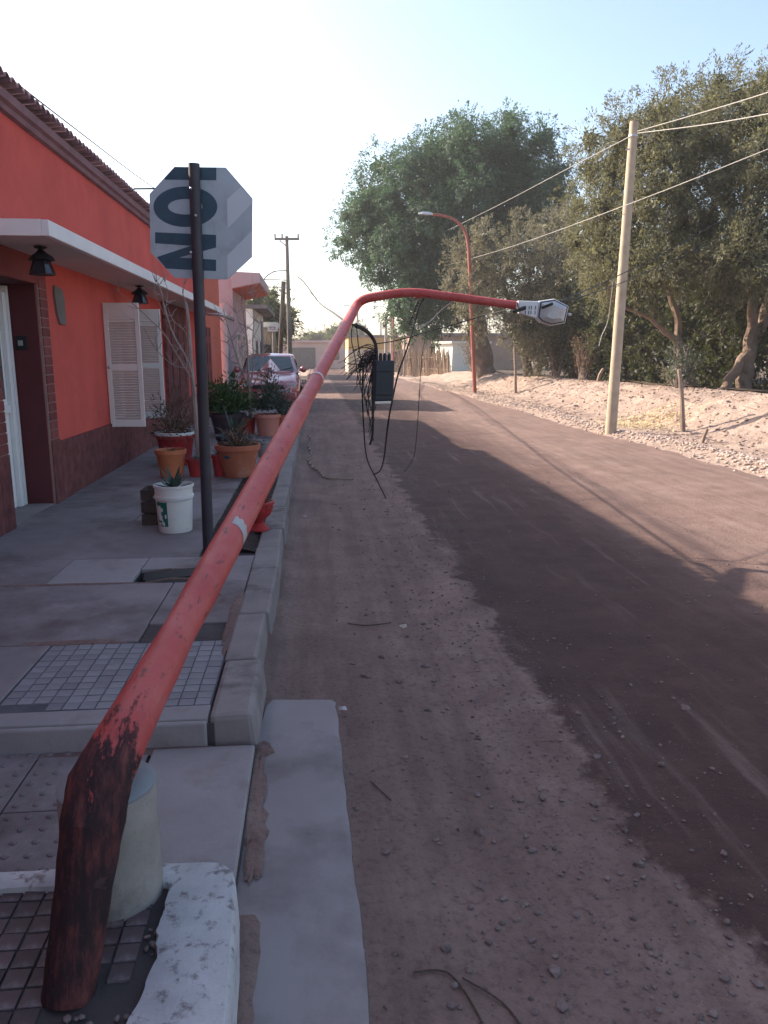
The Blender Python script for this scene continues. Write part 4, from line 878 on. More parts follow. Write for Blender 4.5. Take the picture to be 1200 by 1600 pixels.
for p in tw[6::4]:
    for k in range(2): limb(m, p, p + Vector((rnd.uniform(-.12, .12), rnd.uniform(-.15, .15), rnd.uniform(.02, .2))), .005, .002, 4, seg=3)
m.build('branches', MAT['twig'], sapl, smooth=True)

# ================================================================== CAR (faces the camera)
cx, cy = -1.16, 20.3; car = empty('parked_car', (cx, cy, .1), 'dark red hatchback parked on the pavement, facing the camera', 'car')
def section(y, pts, z0=.1): return [(cx + x, cy + y, z0 + z) for x, z in pts] + [(cx - x, cy + y, z0 + z) for x, z in reversed(pts)]
def loft(name, secs, mat, parent, smooth=True):
    m = MB(); n = len(secs[0]); m.add([p for s in secs for p in s], [(i * n + j, i * n + (j + 1) % n, (i + 1) * n + (j + 1) % n, (i + 1) * n + j) for i in range(len(secs) - 1) for j in range(n)] + [tuple(range(n)), tuple(range((len(secs) - 1) * n, len(secs) * n))]); return m.build(name, MAT[mat], parent, smooth=smooth)
secs = [section(y, [(0, .22), (w * .9, .22), (w, .35), (w, .6), (w * .96, h - .06), (w * .82, h), (0, h + .025)]) for y, w, h in ((0, .62, .62), (.06, .74, .68), (.2, .80, .74), (.6, .82, .84), (1.0, .83, .92), (1.4, .83, .93), (2.6, .83, .94), (3.2, .82, .93), (3.5, .76, .9), (3.6, .66, .8))]
body = loft('body', secs, 'carred', car)
cab = [section(y, [(0, .90), (w, .90), (w * .96, .90 + (h - .90) * .5), (w * .84, h - .04), (w * .7, h), (0, h + .02)]) for y, w, h in ((.95, .78, .93), (1.62, .74, 1.36), (1.8, .735, 1.41), (2.6, .73, 1.42), (3.2, .72, 1.36), (3.55, .72, .95))]
roofc = loft('cabin', cab, 'carred', car)
def quadp(name, pts, mat, parent, off=(0, 0, 0)):
    m = MB(); m.add([Vector(p) + Vector(off) for p in pts], [(0, 1, 2, 3)]); return m.build(name, MAT[mat], parent)
ws = [(cx - .66, cy + 1.02, 1.045), (cx + .66, cy + 1.02, 1.045), (cx + .53, cy + 1.60, 1.43), (cx - .53, cy + 1.60, 1.43)]
quadp('windscreen', ws, 'carglass', car, (0, -.03, .02))
for s in (-1, 1):
    quadp('side_window', [(cx + s * .765, cy + 1.25, 1.04), (cx + s * .758, cy + 2.0, 1.04), (cx + s * .66, cy + 2.0, 1.40), (cx + s * .67, cy + 1.68, 1.40)], 'carglass', car, (s * .012, 0, 0))
    quadp('side_window', [(cx + s * .757, cy + 2.08, 1.04), (cx + s * .745, cy + 2.9, 1.04), (cx + s * .65, cy + 2.75, 1.39), (cx + s * .66, cy + 2.08, 1.40)], 'carglass', car, (s * .012, 0, 0))
    m = MB(); m.lathe((cx + s * .90, cy + 1.2, 1.10), [(.02, -.05), (.075, -.045), (.09, .0), (.06, .05), (.02, .07)], 12, axis=(0, -1, 0)); mi_ = m.build('wing_mirror', MAT['carred'], car, smooth=True); m = MB(); m.tube([(cx + s * .78, cy + 1.22, 1.06), (cx + s * .88, cy + 1.2, 1.08)], .02, 6); m.build('mirror_arm', MAT['carred'], mi_)
    m = MB(); m.prism([(-.12, -.07), (.12, -.07), (.15, .02), (.1, .07), (-.1, .06)], 0, .05, o=(cx + s * .56, cy + .06, .70)); m.build('headlight', MAT['lens'], car, bevel=.01)
    for y in (.68, 2.95):
        m = MB(); m.lathe((cx + s * .70, cy + y, .40), [(.2, 0), (.29, .01), (.30, .06), (.30, .13), (.28, .165), (.2, .17)], 22, axis=(s, 0, 0)); wh = m.build('wheel', MAT['rubber'], car, smooth=True); m = MB(); m.lathe((cx + s * .872, cy + y, .40), [(.19, 0), (.17, .008), (.04, .014)], 14, axis=(s, 0, 0)); m.build('rim', MAT['steel'], wh)
m = MB(); m.box(cx - .4, cx + .4, cy - .02, cy + .05, .62, .72); m.build('grille', MAT['dark'], car); m = MB(); m.box(cx - .72, cx + .72, cy - .06, cy + .1, .36, .54); m.build('bumper', MAT['carred'], car, bevel=.03)
m = MB(); m.box(cx - .22, cx + .22, cy - .075, cy - .062, .40, .50); m.build('number_plate', MAT['white'], car)
for s in (-.35, .2): m = MB(); m.tube([(cx + s, cy + .98, 1.055), (cx + s + .4, cy + 1.1, 1.15)], .008, 5); m.build('wiper', MAT['black'], car)

# ================================================================== POLES AND LINES
ug = 'overhead and service cables'
Yp = 45.0; up_top = at(448, 369, Yp); upb = Vector((up_top.x + .02, Yp, -.05))
upl = empty('utility_pole', upb, 'tall utility pole with a crossarm behind the parked car', 'utility pole')
m = MB(); m.tube([upb, up_top], [.15, .09], 10); m.build('pole', MAT['greywood'], upl, smooth=True)
ca = at(429, 374, Yp); cb = at(468, 374, Yp); m = MB(); m.obox((ca + cb) / 2 + Vector((0, -.14, 0)), (cb - ca) / 2, (0, .05, 0), (0, 0, .06)); m.build('crossarm', MAT['greywood'], upl)
m = MB(); m.tube([at(437, 376, Yp - .15), at(448, 385, Yp - .15)], .03, 5); m.build('brace', MAT['greywood'], upl)
for x in (430, 441, 466): m = MB(); m.lathe(at(x, 373, Yp) + Vector((0, -.14, .03)), [(.03, 0), (.06, .06), (.03, .1), (.06, .14), (.04, .2)], 8); m.build('insulator', MAT['conc'], upl)
m = MB(); m.tube([at(446, 440, Yp) + Vector((-.1, -.1, 0)), at(444, 556, Yp) + Vector((-.22, -.1, 0))], .13, 8); m.build('cable_conduit', MAT['barkd'], upl, smooth=True)
def cable(label, pts, r=.011, mat='black', name='overhead_cable', k=4, n=6, cat='cable', grp=ug):
    p = smooth_path(pts, k) if k else pts; m = MB(); m.tube(p, r, n); o = m.build(name, MAT[mat], org=p[0], smooth=True); return tag(o, label, cat, grp)
cable('thin cable from above the tiled eave down to the utility pole', [at(-60, 62, 9), at(0, 110, 10.5), at(120, 203, 16), at(235, 290, 24), at(330, 352, 32), at(400, 404, 39), at(447, 438, 44.8)], .012)
cable('service cable from the utility pole down to the leaning lamp post', [at(452, 449, 44), at(474, 451, 32), at(487, 459, 20), at(500, 474, 13), at(520, 488, 9.5), at(541, 503, 6.6), at(556, 509, 6.45)], .010)
cable('loose cable end sticking up where two service cables join', [at(496, 470, 14), at(482, 450, 14), at(474, 440, 14), at(465, 432, 14)], .009)
cable('looped cable upper arc beside the utility pole', [at(448, 423, 45), at(430, 424, 44), at(416, 432, 43), at(411, 440, 42)], .03)
cable('looped cable lower arc beside the utility pole', [at(448, 438, 45), at(430, 437, 44), at(412, 437, 42)], .025)
cable('cable running from the pink slab roof to the utility pole', [at(405, 444, 29), at(418, 448, 34), at(436, 449, 40), at(449, 450, 45)], .022)
cable('twiggy cable hanging down left of the utility pole', [at(412, 437, 42), at(418, 460, 42), at(425, 485, 42), at(430, 500, 42)], .022)
# right wooden pole
rp0 = Vector((5.63, 14.2, vz(5.63, 14.2) - .1)); rp1 = at(991, 190, 14.2)
rp = empty('wooden_pole', rp0, 'tall bare pale wooden pole at the gravel edge on the right', 'utility pole')
m = MB(); m.tube([rp0.lerp(rp1, i / 14) for i in range(15)], [.105 - .03 * i / 14 for i in range(15)], 14, jit=.02); m.build('pole', MAT['wood'], rp, smooth=True)
m = MB(); m.lathe(rp0.lerp(rp1, .955), [(.082, 0), (.082, .03)], 14, axis=(rp1 - rp0)); m.build('band', MAT['steel'], rp)
m = MB(); m.tube([at(983, 233, 14.1), at(978, 234, 14.0)], .015, 6); m.build('step_bolt', MAT['steel'], rp)
m = MB(); m.tube(smooth_path([at(1000, 208, 14.1), at(1010, 212, 14.1), at(1012, 222, 14.1), at(1006, 232, 14.12)], 4), .008, 5); m.build('cable_tail', MAT['greycable'], rp)
cable('upper pale cable from the wooden pole top to the right', [at(996, 205, 14.1), at(1100, 175, 11.5), at(1210, 141, 9.5), at(1500, 40, 6)], .0065, 'greycable')
cable('lower pale cable from the wooden pole top to the right', [at(996, 208, 14.1), at(1100, 195, 11.5), at(1210, 176, 9.5), at(1500, 120, 6)], .0065, 'greycable')
cable('thick pale cable crossing in front of the wooden pole', [at(1500, 112, 8), at(1210, 229, 10.5), at(985, 318, 13.6), at(800, 385, 22), at(700, 414, 34), at(605, 440, 58)], .0065, 'greycable')
cable('thin pale cable from the wooden pole top to the far lamp', [at(985, 213, 14.1), at(890, 262, 18), at(760, 330, 27), at(650, 383, 42), at(570, 416, 58)], .0065, 'greycable')
cable('dark cable rising from the fallen luminaire to the right', [at(840, 478, 6.74), at(880, 468, 7.5), at(965, 431, 10), at(1080, 372, 11), at(1300, 240, 12)], .006, 'black')
cable('second dark cable rising from the fallen luminaire', [at(876, 470, 6.74), at(920, 460, 7.5), at(1000, 430, 10), at(1120, 375, 11), at(1300, 280, 12)], .005, 'black')
cable('cable end drooping from the wooden pole over the dark trees', [at(958, 440, 14.2), at(950, 500, 15), at(940, 525, 15), at(936, 541, 15)], .008, 'greycable')
# red street lamp on the right, far lamps and poles
def street_lamp(label, base, tip_pts, r0, r1, mat, headlen, hdir):
    root = empty('street_lamp', base, label, 'street lamp', 'standing street lamps'); m = MB(); p = smooth_path([base] + tip_pts, 5); k = len(p)
    m.tube(p, [r0 + (r1 - r0) * i / (k - 1) for i in range(k)], 10); m.build('post', MAT[mat], root, smooth=True)
    e = Vector(tip_pts[-1]); h = Vector(hdir).normalized(); s = h.cross(Vector((0, 0, 1))).normalized(); m = MB(); L = headlen
    vv = []
    for t, w_, hh in ((0, .05, .04), (.3, .10, .07), (.75, .11, .06), (1, .05, .03)): c_ = e + h * (L * t); vv += [c_ + s * w_ + Vector((0, 0, -.02)), c_ + s * w_ * .6 + Vector((0, 0, hh)), c_ - s * w_ * .6 + Vector((0, 0, hh)), c_ - s * w_ + Vector((0, 0, -.02))]
    m.add(vv, [(i * 4 + j, i * 4 + (j + 1) % 4, (i + 1) * 4 + (j + 1) % 4, (i + 1) * 4 + j) for i in range(3) for j in range(4)] + [(0, 1, 2, 3), (12, 13, 14, 15)]); hd = m.build('luminaire', MAT['housing'], root)
    m = MB(); m.obox(e + h * (L * .62) + Vector((0, 0, -.032)), h * L * .3, s * .08, (0, 0, .01)); m.build('lens', MAT['lens'], hd)
yl = 28.5; lb = Vector((at(742, 612, yl).x, yl, vz(at(742, 612, yl).x, yl) - .05))
street_lamp('faded red street lamp on the earth bank before the trees', lb, [at(738, 520, yl), at(734, 420, yl), at(732, 385, yl), at(727, 362, yl), at(715, 347, yl), at(700, 339, yl), at(676, 335, yl)], .075, .045, 'rustpole', .5, (-1, 0, .05))
yl = 62; lb = Vector((at(612, 575, yl).x, yl, 0))
street_lamp('grey street lamp far down the street, partly behind the arm', lb, [at(612, 520, yl), at(611, 462, yl), at(609, 450, yl), at(602, 443, yl), at(590, 439, yl)], .15, .09, 'greypole', .9, (-1, 0, 0))
yl = 80; lb = Vector((at(560, 570, yl).x, yl, 0))
street_lamp('farthest street lamp, a thin stroke above the leaning post', lb, [at(559, 520, yl), at(558, 485, yl), at(555, 480, yl), at(549, 478, yl)], .12, .08, 'greypole', .9, (-1, 0, 0))
for px, py, yy, rr, lab in ((603, 490, 60, .13, 'far plain pole left of the far grey lamp'), (614.5, 480, 56, .10, 'far slender red pole beside the far grey lamp'), (595, 503, 75, .10, 'farthest short pole behind the ochre house'), (632, 528, 52, .08, 'pale thin post at the cane fence')):
    p1 = at(px, py, yy); p0 = Vector((p1.x, yy, -.05)); m = MB(); m.tube([p0, p0.lerp(p1, .5), p1], [rr, rr * .9, rr * .75], 8); o = m.build('far_pole', MAT['rustpole' if 'red' in lab else 'greypole'], org=p0, smooth=True); tag(o, lab, 'pole', 'far poles')
# small board sign by the kiosk
sg2 = empty('board_sign', (at(424, 560, 30).x, 30, 0), 'small white board sign on a thin post above the car', 'sign')
c0 = at(426, 513, 30); m = MB(); m.tube([(c0.x, 30.02, .1), (c0.x, 30.02, c0.z)], .025, 6); m.build('post', MAT['greypole'], sg2)
m = MB(); m.obox(c0 + Vector((0, -.02, 0)), (.19, 0, 0), (0, .01, 0), (0, 0, .115)); bd = m.build('board', MAT['white'], sg2)
m = MB()
for zz in (.04, -.035):
    x = -.13
    while x < .13: w_ = rnd.uniform(.012, .03); m.obox(c0 + Vector((x + w_ / 2, -.0315, zz + rnd.uniform(-.006, .006))), (w_ / 2, 0, 0), (0, .001, 0), (0, 0, rnd.uniform(.012, .024))); x += w_ + .012
m.build('faded_lettering', MAT['blackbox'], bd)
p0 = at(411, 560, 26); m = MB(); m.tube([(p0.x, 26, .1), (p0.x, 26, 2.55)], .045, 8); o = m.build('grey_post', MAT['greypole'], org=(p0.x, 26, .1)); tag(o, 'thin grey post standing behind the car roof', 'post')

# ================================================================== TANGLED CABLES AND SPLICE BOX
Yb = 6.8
bxo = empty('splice_box', at(598, 560, Yb), 'black box dangling in a tangle of cables below the lamp arm', 'junction box')
m = MB(); c0 = at(598, 595, Yb); m.obox(c0, (.087, .018, 0), (-.012, .055, 0), (.006, 0, .175)); m.build('case', MAT['blackbox'], bxo, bevel=.015)
m = MB()
for dx in (-.055, -.018, .018, .055): m.lathe(c0 + Vector((dx, 0, .168)), [(.016, 0), (.016, .05), (.01, .07)], 8)
m.build('cable_glands', MAT['blackbox'], bxo)
m = MB(); m.obox(c0 + Vector((0, -.0, -.183)), (.07, .01, 0), (0, .04, 0), (0, 0, .012)); m.build('foot_plate', MAT['steel'], bxo)
for dz in (.08, -.12): m = MB(); m.obox(c0 + Vector((0, -.058, dz)), (.07, .014, 0), (0, .003, 0), (0, 0, .006)); m.build('strap', MAT['black'], bxo)
tg = 'cables hanging from the lamp post'
def hang(label, pts, r=.006, mat='black'): return cable(label, [at(x, y, Yb + d) for x, y, d in pts], r, mat, 'hanging_cable', 5, 6, 'cable', tg)
hang('thick bundle of cable bending from the leaning post into the black box', [(556, 509, -.35), (568, 514, -.2), (580, 525, 0), (587, 540, 0), (588, 565, 0)], .017)
hang('cable hanging straight down left of the black box', [(585, 560, -.08), (583, 600, -.08), (583, 650, -.08), (582, 680, -.08), (578, 695, -.08)], .010)
hang('long cable loop from the arm down to the road and back along it', [(664, 462, .1), (654, 482, .1), (647, 508, .05), (636, 545, 0), (622, 585, 0), (610, 640, 0), (604, 680, .2), (600, 715, 1.1), (594, 735, 1.9), (583, 742, 2.42)], .0085)
gp = [Vector(p) for p in ((.47, 9.26, 0), (.32, 9.28, 0), (.20, 9.30, 0), (.10, 9.52, 0), (.06, 9.95, 0), (-.03, 10.35, 0), (-.09, 11.1, 0), (-.05, 11.9, 0), (-.10, 12.7, 0), (-.06, 13.6, 0), (-.1, 14.6, 0))]
gq = smooth_path(gp, 10); gq = [p + Vector((.018 * math.sin(i * 1.25), 0, rz(p.x, p.y) - p.z + .02)) for i, p in enumerate(gq)]
cable('wavy twisted cable lying along the gutter edge of the road', gq, .011, 'stick', 'ground_cable', 0, 6, 'cable', tg)
hang('thin cable trailing to a frayed end on the road', [(570, 560, -.1), (566, 600, -.1), (568, 660, .1), (573, 715, .6), (588, 748, 1.0), (603, 779, 1.0)], .006)
hang('faint thin wire hanging right of the black box', [(664, 530, 1), (659, 560, 1), (655, 620, 1), (651, 680, 1.2), (646, 715, 1.6), (632, 737, 2.4)], .0035)
hang('big loose loop of cable left of the black box', [(587, 545, 0), (570, 540, .1), (552, 550, .15), (540, 560, .15), (541, 567, .1), (560, 569, 0), (578, 560, 0), (588, 550, 0)], .0045)
hang('small inner loop of cable left of the black box', [(586, 542, -.03), (575, 538, 0), (562, 545, .05), (560, 556, .05), (572, 562, 0), (584, 556, 0)], .0045)
hang('thin wire dropping from the leaning post to the tangle', [(557, 505, -.3), (560, 540, -.1), (566, 575, 0), (569, 610, 0), (574, 640, 0), (579, 660, 0)], .0045)
hang('second thin wire dropping from the leaning post', [(551, 506, -.4), (549, 530, -.1), (555, 560, 0), (562, 600, 0), (570, 625, 0)], .004)
hang('dark wire from the black box rising right behind the arm', [(589, 537, 0), (615, 533, .05), (640, 527, .1), (665, 519, .3), (700, 510, .6), (760, 492, .6), (800, 482, .1)], .005)
hang('pale wire hanging in a curve under the arm', [(640, 509, .1), (655, 510, .1), (672, 502, .1), (690, 484, .1), (712, 468, .1), (722, 466, .05)], .005, 'greycable')
sp_ = [at(655 - 16 * t + 1.5 * math.sin(t * 60), 468 + 42 * t + 1.5 * math.cos(t * 60), Yb + .1 + .02 * math.cos(t * 60)) for t in [i / 90 for i in range(91)]]
cable('coiled spring-like cable hanging below the arm joint', sp_, .0045, 'black', 'hanging_cable', 0, 5, 'cable', tg)
fr = MB()
for k in range(46):
    a = at(588 + rnd.uniform(-3, 3), 552 + rnd.uniform(-8, 16), Yb + rnd.uniform(-.06, .06)); ang = rnd.gauss(.75, .45); L = rnd.uniform(.10, .36)
    e = a + Vector((-math.sin(ang) * L, rnd.uniform(-.12, .12), -math.cos(ang) * L)); mid_ = a.lerp(e, .45) + Vector((rnd.uniform(-.07, .03), rnd.uniform(-.04, .04), rnd.uniform(.0, .07)))
    fr.tube(smooth_path([a, mid_, e], 3), rnd.choice([.002, .003, .004]), 4)
for k in range(12):
    a = at(584 + rnd.uniform(-4, 3), 580, Yb + rnd.uniform(-.06, .06)); e = at(580 + rnd.uniform(-10, 6), rnd.uniform(630, 695), Yb + rnd.uniform(-.06, .06)); fr.tube(smooth_path([a, a.lerp(e, .5) + Vector((rnd.uniform(-.05, .05), 0, 0)), e], 3), .003, 4)
o = fr.build('frayed_wires', MAT['black'], org=at(588, 560, Yb)); tag(o, 'fan of frayed black wires bursting out left of the black box', 'wires', kind='stuff')

# ================================================================== RIGHT BANK: stakes, stumps, straw, litter
def stake(label, pts, r, mat='stick'):
    b = Vector(pts[0]); m = MB(); p = smooth_path(pts, 3); k = len(p); m.tube(p, [r * (1 - .25 * i / k) for i in range(k)], 7, jit=.12); return tag(m.build('wooden_stake', MAT[mat], org=b, smooth=True), label, 'stake', 'stakes on the earth bank')
def onbank(px, py, y): p = at(px, py, y); return Vector((p.x, y, vz(p.x, y) - .05))
b0 = onbank(1068, 665, 13.8); stake('crooked wooden stake right of the wooden pole', [b0, at(1066, 635, 13.8), at(1064, 605, 13.85), at(1061, 577, 13.85)], .045)
b0 = onbank(806, 608, 27); stake('thin wooden stake between the red lamp and the wooden pole', [b0, at(805, 575, 27), at(804, 542, 27)], .055)
b0 = onbank(1097, 687, 12.2); stake('short split stump sticking out of the bank foot', [b0, at(1100, 682, 12.2), at(1105, 670, 12.2)], .035)
b0 = onbank(934, 592, 23); stake('leaning pale stump on the bank crest before dark trees', [b0, at(937, 586, 23), at(943, 576, 23)], .06)
st = MB()
for k in range(1500):
    x, y = rnd.gauss(6.95, .42), rnd.gauss(15.6, .65); z = vz(x, y) + .012 + abs(rnd.gauss(0, .02)); a = rnd.uniform(0, 3.14); L = rnd.uniform(.04, .12); d = Vector((math.cos(a) * L, math.sin(a) * L, rnd.uniform(-.02, .03))); s = Vector((-d.y, d.x, 0)).normalized() * .006
    c_ = Vector((x, y, z)); st.add([c_ - d - s, c_ - d + s, c_ + d + s, c_ + d - s], [(0, 1, 2, 3)])
o = st.build('straw', MAT['straw'], org=(6.95, 15.6, 0)); tag(o, 'patch of yellow dry straw on the bank beside the wooden pole', 'straw', kind='stuff')
tw_ = MB()
for k in range(260):
    y = rnd.uniform(9, 34); x = rnd.uniform(6.2, 9.0); z = vz(x, y) + .01; a = rnd.uniform(0, 6.28); L = rnd.uniform(.06, .28); limb(tw_, (x, y, z), (x + math.cos(a) * L, y + math.sin(a) * L, z + rnd.uniform(0, .05)), .007, .003, 4, seg=3)
o = tw_.build('twig_litter', MAT['stick'], org=(7.5, 18, 0)); tag(o, 'dry twigs littering the sunlit earth bank', 'twigs', kind='stuff')
lit = [('crumpled pale paper scrap on the road by the gutter end', .10, 3.02, .022, 'paper'), ('pale litter scrap on dry road beyond the gutter', .47, 4.0, .028, 'rock'), ('small white litter bit near the kerb by the bowl planter', -.10, 7.0, .028, 'paper'), ('small pale litter scrap in the damp road', 1.55, 2.9, .026, 'pebble')]
for lab, x, y, r, mt in lit:
    m = MB(); vv = [(x + r * math.cos(a) * rnd.uniform(.6, 1.2), y + r * math.sin(a) * rnd.uniform(.5, 1.1), max(rz(x, y), .02) + .006 + rnd.uniform(0, .012)) for a in [i * math.pi / 4 for i in range(8)]] + [(x, y, max(rz(x, y), .02) + .02)]
    m.add(vv, [(i, (i + 1) % 8, 8) for i in range(8)] + [tuple(range(8))[::-1]]); tag(m.build('litter_scrap', MAT[mt], org=(x, y, .01)), lab, 'litter', 'litter on the road')
for lab, pts in (('thin dark stick lying on the dry road near the leaning post', [(.17, 4.15), (.28, 4.12), (.42, 4.16)]), ('curved dark twig on the dry road in the foreground', [(.22, 1.62), (.3, 1.62), (.34, 1.55), (.37, 1.42)]), ('dark twig right of the curved twig in the foreground', [(.34, 1.6), (.42, 1.52), (.46, 1.42), (.47, 1.40)]), ('short dark stick on the road beside the gutter', [(.18, 2.5), (.24, 2.38)])):
    p = [Vector((x, y, rz(x, y) + .006)) for x, y in pts]; cable(lab, p, .0028, 'barkd', 'fallen_twig', 4, 5, 'twig', 'twigs on the road')

# ================================================================== TREES
def T(x, y): return Vector((x, y, vz(x, y) - .1 if x > 5.4 else -.1))
def staggered(L, f=.86, d=1.0):
    return [(px, py, y + (-d if i % 2 else d * .6) + rnd.uniform(-.4, .4), rx * f, ry * f, rz_ * f) for i, (px, py, y, rx, ry, rz_) in enumerate(L)]
def lobes_at(base, L): return [(at(px, py, y).x - base.x, y - base.y, at(px, py, y).z - base.z, rx, ry, rz_) for px, py, y, rx, ry, rz_ in L]
# pepper tree
b = T(8.3, 37); L = lobes_at(b, [(640, 290, 38, 2.2, 2.2, 1.8), (590, 330, 38, 1.6, 2, 1.6), (700, 245, 38, 2.0, 2.2, 1.7), (770, 225, 38, 1.9, 2.2, 1.5), (830, 250, 38, 1.8, 2.2, 1.7), (845, 318, 38, 1.4, 2, 1.8), (610, 400, 37.5, 1.6, 2, 1.5), (665, 360, 36.5, 2.0, 2, 2.0), (740, 330, 36.5, 2.2, 2, 2.2), (800, 330, 37, 2.0, 2, 2.0), (660, 430, 37, 1.6, 2, 1.5), (720, 420, 37, 1.8, 2, 1.6), (585, 365, 38.5, 1.5, 1.6, 1.3), (740, 300, 40, 3, 2.5, 2.6), (640, 475, 37, 1.1, 1.4, 1.2), (690, 490, 37, 1.2, 1.4, 1.0), (560, 330, 38, .9, 1.2, .9)])
tree('pepper_tree', 'large rounded blue-green drooping tree behind the red street lamp', b, [((0, 0, 0), (-.7, .2, 3.4), .55, .42), ((-.7, .2, 3.3), (-2.6, .8, 6.2), .38, .16), ((-.7, .2, 3.3), (.3, .6, 6.6), .36, .18), ((.3, .6, 6.4), (1.6, 1, 8.6), .2, .08), ((-2.6, .8, 6.0), (-4.3, 1, 7.4), .18, .07), ((.0, .4, 5.8), (-1.4, .8, 9), .2, .08)], L, 'leaf_pepper', 58, 34, .36, .26, -.75, .55, .115, .026, 101, 'bark', sub=7, fsub=.54, core=110)
# silvery trees in the middle
b = T(8.6, 30.5); L = lobes_at(b, staggered([(735, 400, 30, .95, 1.2, 1.0), (790, 380, 30, 1.1, 1.2, 1.2), (850, 360, 30.5, 1.1, 1.2, 1.0), (720, 450, 30, .75, 1, .7), (770, 440, 29.6, 1.1, 1.2, 1.1), (830, 430, 29.6, 1.2, 1.2, 1.2), (880, 410, 30, 1.0, 1.2, 1.2), (800, 490, 29.8, 1.3, 1.2, 1.0), (860, 490, 29.6, 1.2, 1.2, 1.0), (740, 495, 30, .8, 1, .8), (880, 345, 31, .8, 1, .7), (840, 545, 30, 1.2, 1.2, .9), (890, 540, 30, 1.0, 1.2, 1.0)]))
tree('silver_tree', 'grey-silver bushy tree in front of the large drooping tree', b, [((0, 0, 0), (-.4, 0, 2.4), .2, .14), ((-.4, 0, 2.3), (-1.3, .2, 3.9), .12, .05), ((-.4, 0, 2.3), (.5, .1, 4.2), .12, .05), ((.3, 0, 0), (1.0, 0, 3.2), .14, .07)], L, 'leaf_olive', 96, 34, .28, .17, .35, .8, .085, .017, 111, 'barkd', sub=4, fsub=.58, core=90, tall=1.1)
# feathery trees at the right
b = T(9.9, 19.6); L = lobes_at(b, staggered([(960, 225, 20, .85, 1, .7), (1005, 205, 20.5, .9, 1, .8), (950, 270, 19.8, .9, 1, .9), (1020, 250, 20, 1.1, 1.2, 1.0), (930, 330, 19.6, .75, 1, .75), (990, 330, 19.6, 1.0, 1.1, .9), (920, 380, 19.4, .6, .9, .7), (970, 400, 19.3, .9, 1, .8), (1030, 390, 19.2, .9, 1, .8), (1000, 420, 19, .8, .9, .55), (1060, 412, 18.8, .7, .9, .55), (1050, 320, 19.6, 1.1, 1.1, 1.0), (940, 430, 19.4, .5, .7, .5)]))
tree('feathery_tree', 'olive feathery tree with forked pale trunk behind the wooden pole', b, [((0, 0, 0), (-.55, -.1, 1.3), .15, .12), ((-.55, -.1, 1.25), (-1.35, -.2, 1.85), .085, .06), ((-1.35, -.2, 1.85), (-2.3, -.2, 2.2), .06, .035), ((-.55, -.1, 1.25), (-.85, .2, 3.6), .11, .06), ((-.85, .2, 3.4), (-1.6, .3, 5.4), .07, .03), ((-.8, .2, 3.4), (-.1, .3, 5.8), .07, .03)], L, 'leaf_tam', 125, 46, .42, .17, -.5, .5, .075, .0125, 121, 'bark', sub=4, fsub=.62, core=150, tall=1.3)
b = T(10.9, 18.9); L = lobes_at(b, staggered([(1090, 165, 20.5, 1.0, 1.2, .9), (1150, 180, 20.5, 1.1, 1.2, 1.0), (1080, 210, 20, 1.1, 1.2, 1.0), (1160, 230, 19.5, 1.2, 1.2, 1.1), (1100, 310, 19.2, .9, 1, .9), (1170, 300, 18.6, .9, 1, .8), (1150, 370, 18.2, .95, 1, .8), (1120, 395, 18, .8, .9, .6), (1180, 405, 17.8, .9, 1, .7), (1155, 430, 17.8, .6, .8, .5), (1225, 200, 19, 1.2, 1.2, 1.2), (1230, 330, 18, 1.0, 1, 1.0), (1240, 405, 17.6, .9, 1, .8), (1185, 155, 21, 1.0, 1.1, .8)]))
tree('tall_feathery_tree', 'tallest olive feathery tree with twin trunks at the right edge', b, [((0, 0, 0), (.1, 0, 1.1), .2, .17), ((.1, 0, 1.0), (-.05, 0, 3.2), .14, .1), ((.1, 0, 1.0), (.9, .2, 3.4), .14, .09), ((-.6, -.1, 0), (.1, 0, 1.2), .14, .11), ((-.05, 0, 3.1), (-.4, .3, 5.6), .1, .04), ((.9, .2, 3.3), (1.2, .4, 6), .09, .04)], L, 'leaf_tam', 125, 46, .42, .17, -.5, .5, .075, .0125, 131, 'bark', sub=4, fsub=.62, core=150, tall=1.3)
# dark wood behind
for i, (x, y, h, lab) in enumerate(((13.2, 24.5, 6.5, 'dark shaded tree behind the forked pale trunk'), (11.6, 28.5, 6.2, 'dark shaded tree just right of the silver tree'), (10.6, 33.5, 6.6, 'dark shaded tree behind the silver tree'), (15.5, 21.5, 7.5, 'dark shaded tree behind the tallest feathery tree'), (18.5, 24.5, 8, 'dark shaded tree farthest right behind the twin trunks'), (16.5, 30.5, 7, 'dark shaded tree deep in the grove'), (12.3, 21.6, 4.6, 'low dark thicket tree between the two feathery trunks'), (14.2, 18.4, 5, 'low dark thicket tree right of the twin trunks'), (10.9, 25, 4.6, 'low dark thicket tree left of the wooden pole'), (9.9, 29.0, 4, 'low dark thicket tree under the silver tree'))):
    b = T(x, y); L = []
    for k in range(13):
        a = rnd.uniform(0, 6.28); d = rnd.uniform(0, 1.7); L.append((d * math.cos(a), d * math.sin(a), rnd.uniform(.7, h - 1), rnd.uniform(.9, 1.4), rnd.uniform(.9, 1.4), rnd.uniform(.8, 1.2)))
    tree('shaded_tree', lab, b, [((0, 0, 0), (.2, 0, 2.5), .18, .12), ((.2, 0, 2.4), (-.6, .3, h - 2), .1, .04), ((.2, 0, 2.4), (.9, -.2, h - 2), .1, .04)], L, 'leaf_dark', 44, 24, .5, .22, -.2, .8, .12, .022, 140 + i, 'barkd', 'shaded trees of the grove', sub=6)
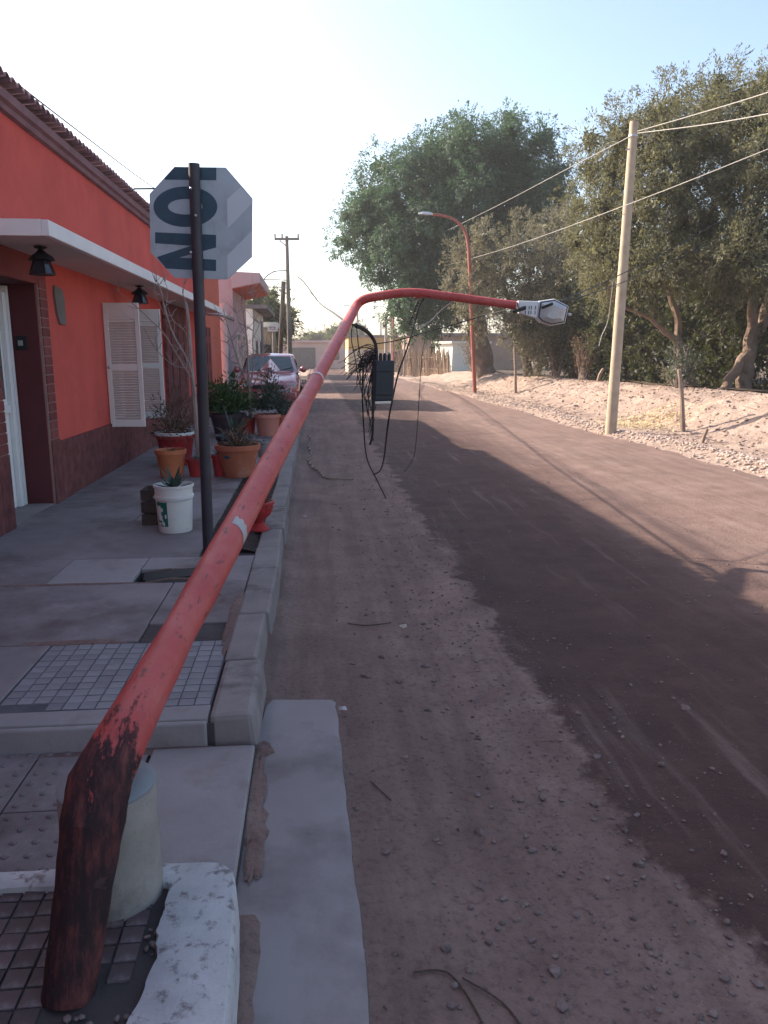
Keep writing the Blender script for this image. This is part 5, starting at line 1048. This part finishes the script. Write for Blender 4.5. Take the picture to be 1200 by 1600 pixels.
# undergrowth
def shrub(name, label, x, y, r, h, mat, n, seed, l=.11, w=.018, stems=14):
    b = T(x, y) + Vector((0, 0, .08)); root = empty(name, b, label, 'shrub', 'undergrowth along the bank'); m = MB(); tips = []
    for k in range(stems):
        a = rnd.uniform(0, 6.28); e = b + Vector((math.cos(a) * r * rnd.uniform(.2, .9), math.sin(a) * r * rnd.uniform(.2, .9), h * rnd.uniform(.6, 1.0))); tips += limb(m, b + Vector((rnd.uniform(-.1, .1), rnd.uniform(-.1, .1), 0)), e, .018, .005, 5)[4:]
    m.build('stems', MAT['twig'], root, smooth=True)
    rs = np.random.RandomState(seed); T_ = np.array([p[:] for p in tips]); P = T_[rs.randint(0, len(T_), n)] + rs.normal(size=(n, 3)) * .09; D = rs.normal(size=(n, 3)) + np.array([0, 0, .4]); leaves_obj('leaves', root, P, D, l, w, mat, seed)
shrub('sparse_shrub', 'sparse grey-green shrub right of the wooden pole', 8.9, 18.2, .55, 1.15, 'leaf_grey', 700, 61)
shrub('yellow_shrub', 'small yellow-green shrub at the right edge below the twin trunks', 11.0, 17.0, .5, .75, 'leaf_tam', 900, 62, .1, .024)
shrub('dry_shrub', 'dry brown shrub between the thin stake and the dark trees', 9.0, 25.5, .7, 1.5, 'leaf_dry', 900, 63)
shrub('tangled_shrub', 'tangled brown shrub left of the wooden pole', 9.0, 28.3, .7, 1.7, 'leaf_dry', 900, 64)
shrub('low_shrub', 'low dark shrub beneath the forked pale trunk', 9.3, 19.2, .5, .6, 'leaf_olive', 500, 65)
shrub('bank_shrub', 'dry bush beside the white shed trunk', 8.6, 42, .9, 2.0, 'leaf_dry', 900, 66)
shrub('fence_bush', 'leafless tangled bush against the cane fence', 5.9, 52.5, 1.0, 2.4, 'leaf_dry', 700, 67)
# far trees
for i, (px, py, y, r, lab) in enumerate(((400, 490, 52, 1.9, 'hazy tree above the kiosk left of the utility pole'), (425, 500, 56, 1.8, 'hazy tree just left of the utility pole'), (405, 520, 60, 2.2, 'hazy low tree behind the kiosk'), (540, 528, 110, 2.6, 'far hazy tree over the pink house, nearest the leaning post'), (500, 535, 118, 2.0, 'far low hazy tree over the pink house middle'), (470, 540, 122, 1.8, 'far low hazy tree over the pink house left end'), (655, 540, 90, 2.8, 'far hazy tree behind the adobe house'))):
    c_ = at(px, py, y); b = Vector((c_.x, y, -.1)); h = c_.z; L = [(rnd.uniform(-.9, .9) * r * .8, rnd.uniform(-.6, .6) * r, h + .1 + rnd.uniform(-.7, .6) * r * .6, r * .55, r * .55, r * .45) for _ in range(8)]
    tree('far_tree', lab, b, [((0, 0, 0), (.1, 0, max(1, h - .8)), .16, .09)], L, 'leaf_far', 18, 18, .6, .25, -.1, .8, .24, .045, 160 + i, 'barkd', 'hazy trees in the distance', sub=6)

# ================================================================== AIR
m = MB(); m.box(-270, 270, -70, 430, -1.2, 17.5); hz = m.build('haze', [], kind='stuff'); hz['label'] = 'thin pale dusty haze filling the street air'; hz['category'] = 'haze'
t = NT('dusty_air'); v = t.n('ShaderNodeVolumePrincipled'); v.inputs['Color'].default_value = (.95, .96, 1, 1); v.inputs['Density'].default_value = HAZE; v.inputs['Anisotropy'].default_value = .35
t.l(v.outputs[0], t.out.inputs['Volume']); hz.data.materials.clear(); hz.data.materials.append(t.m)
scene.cycles.volume_bounces = 1
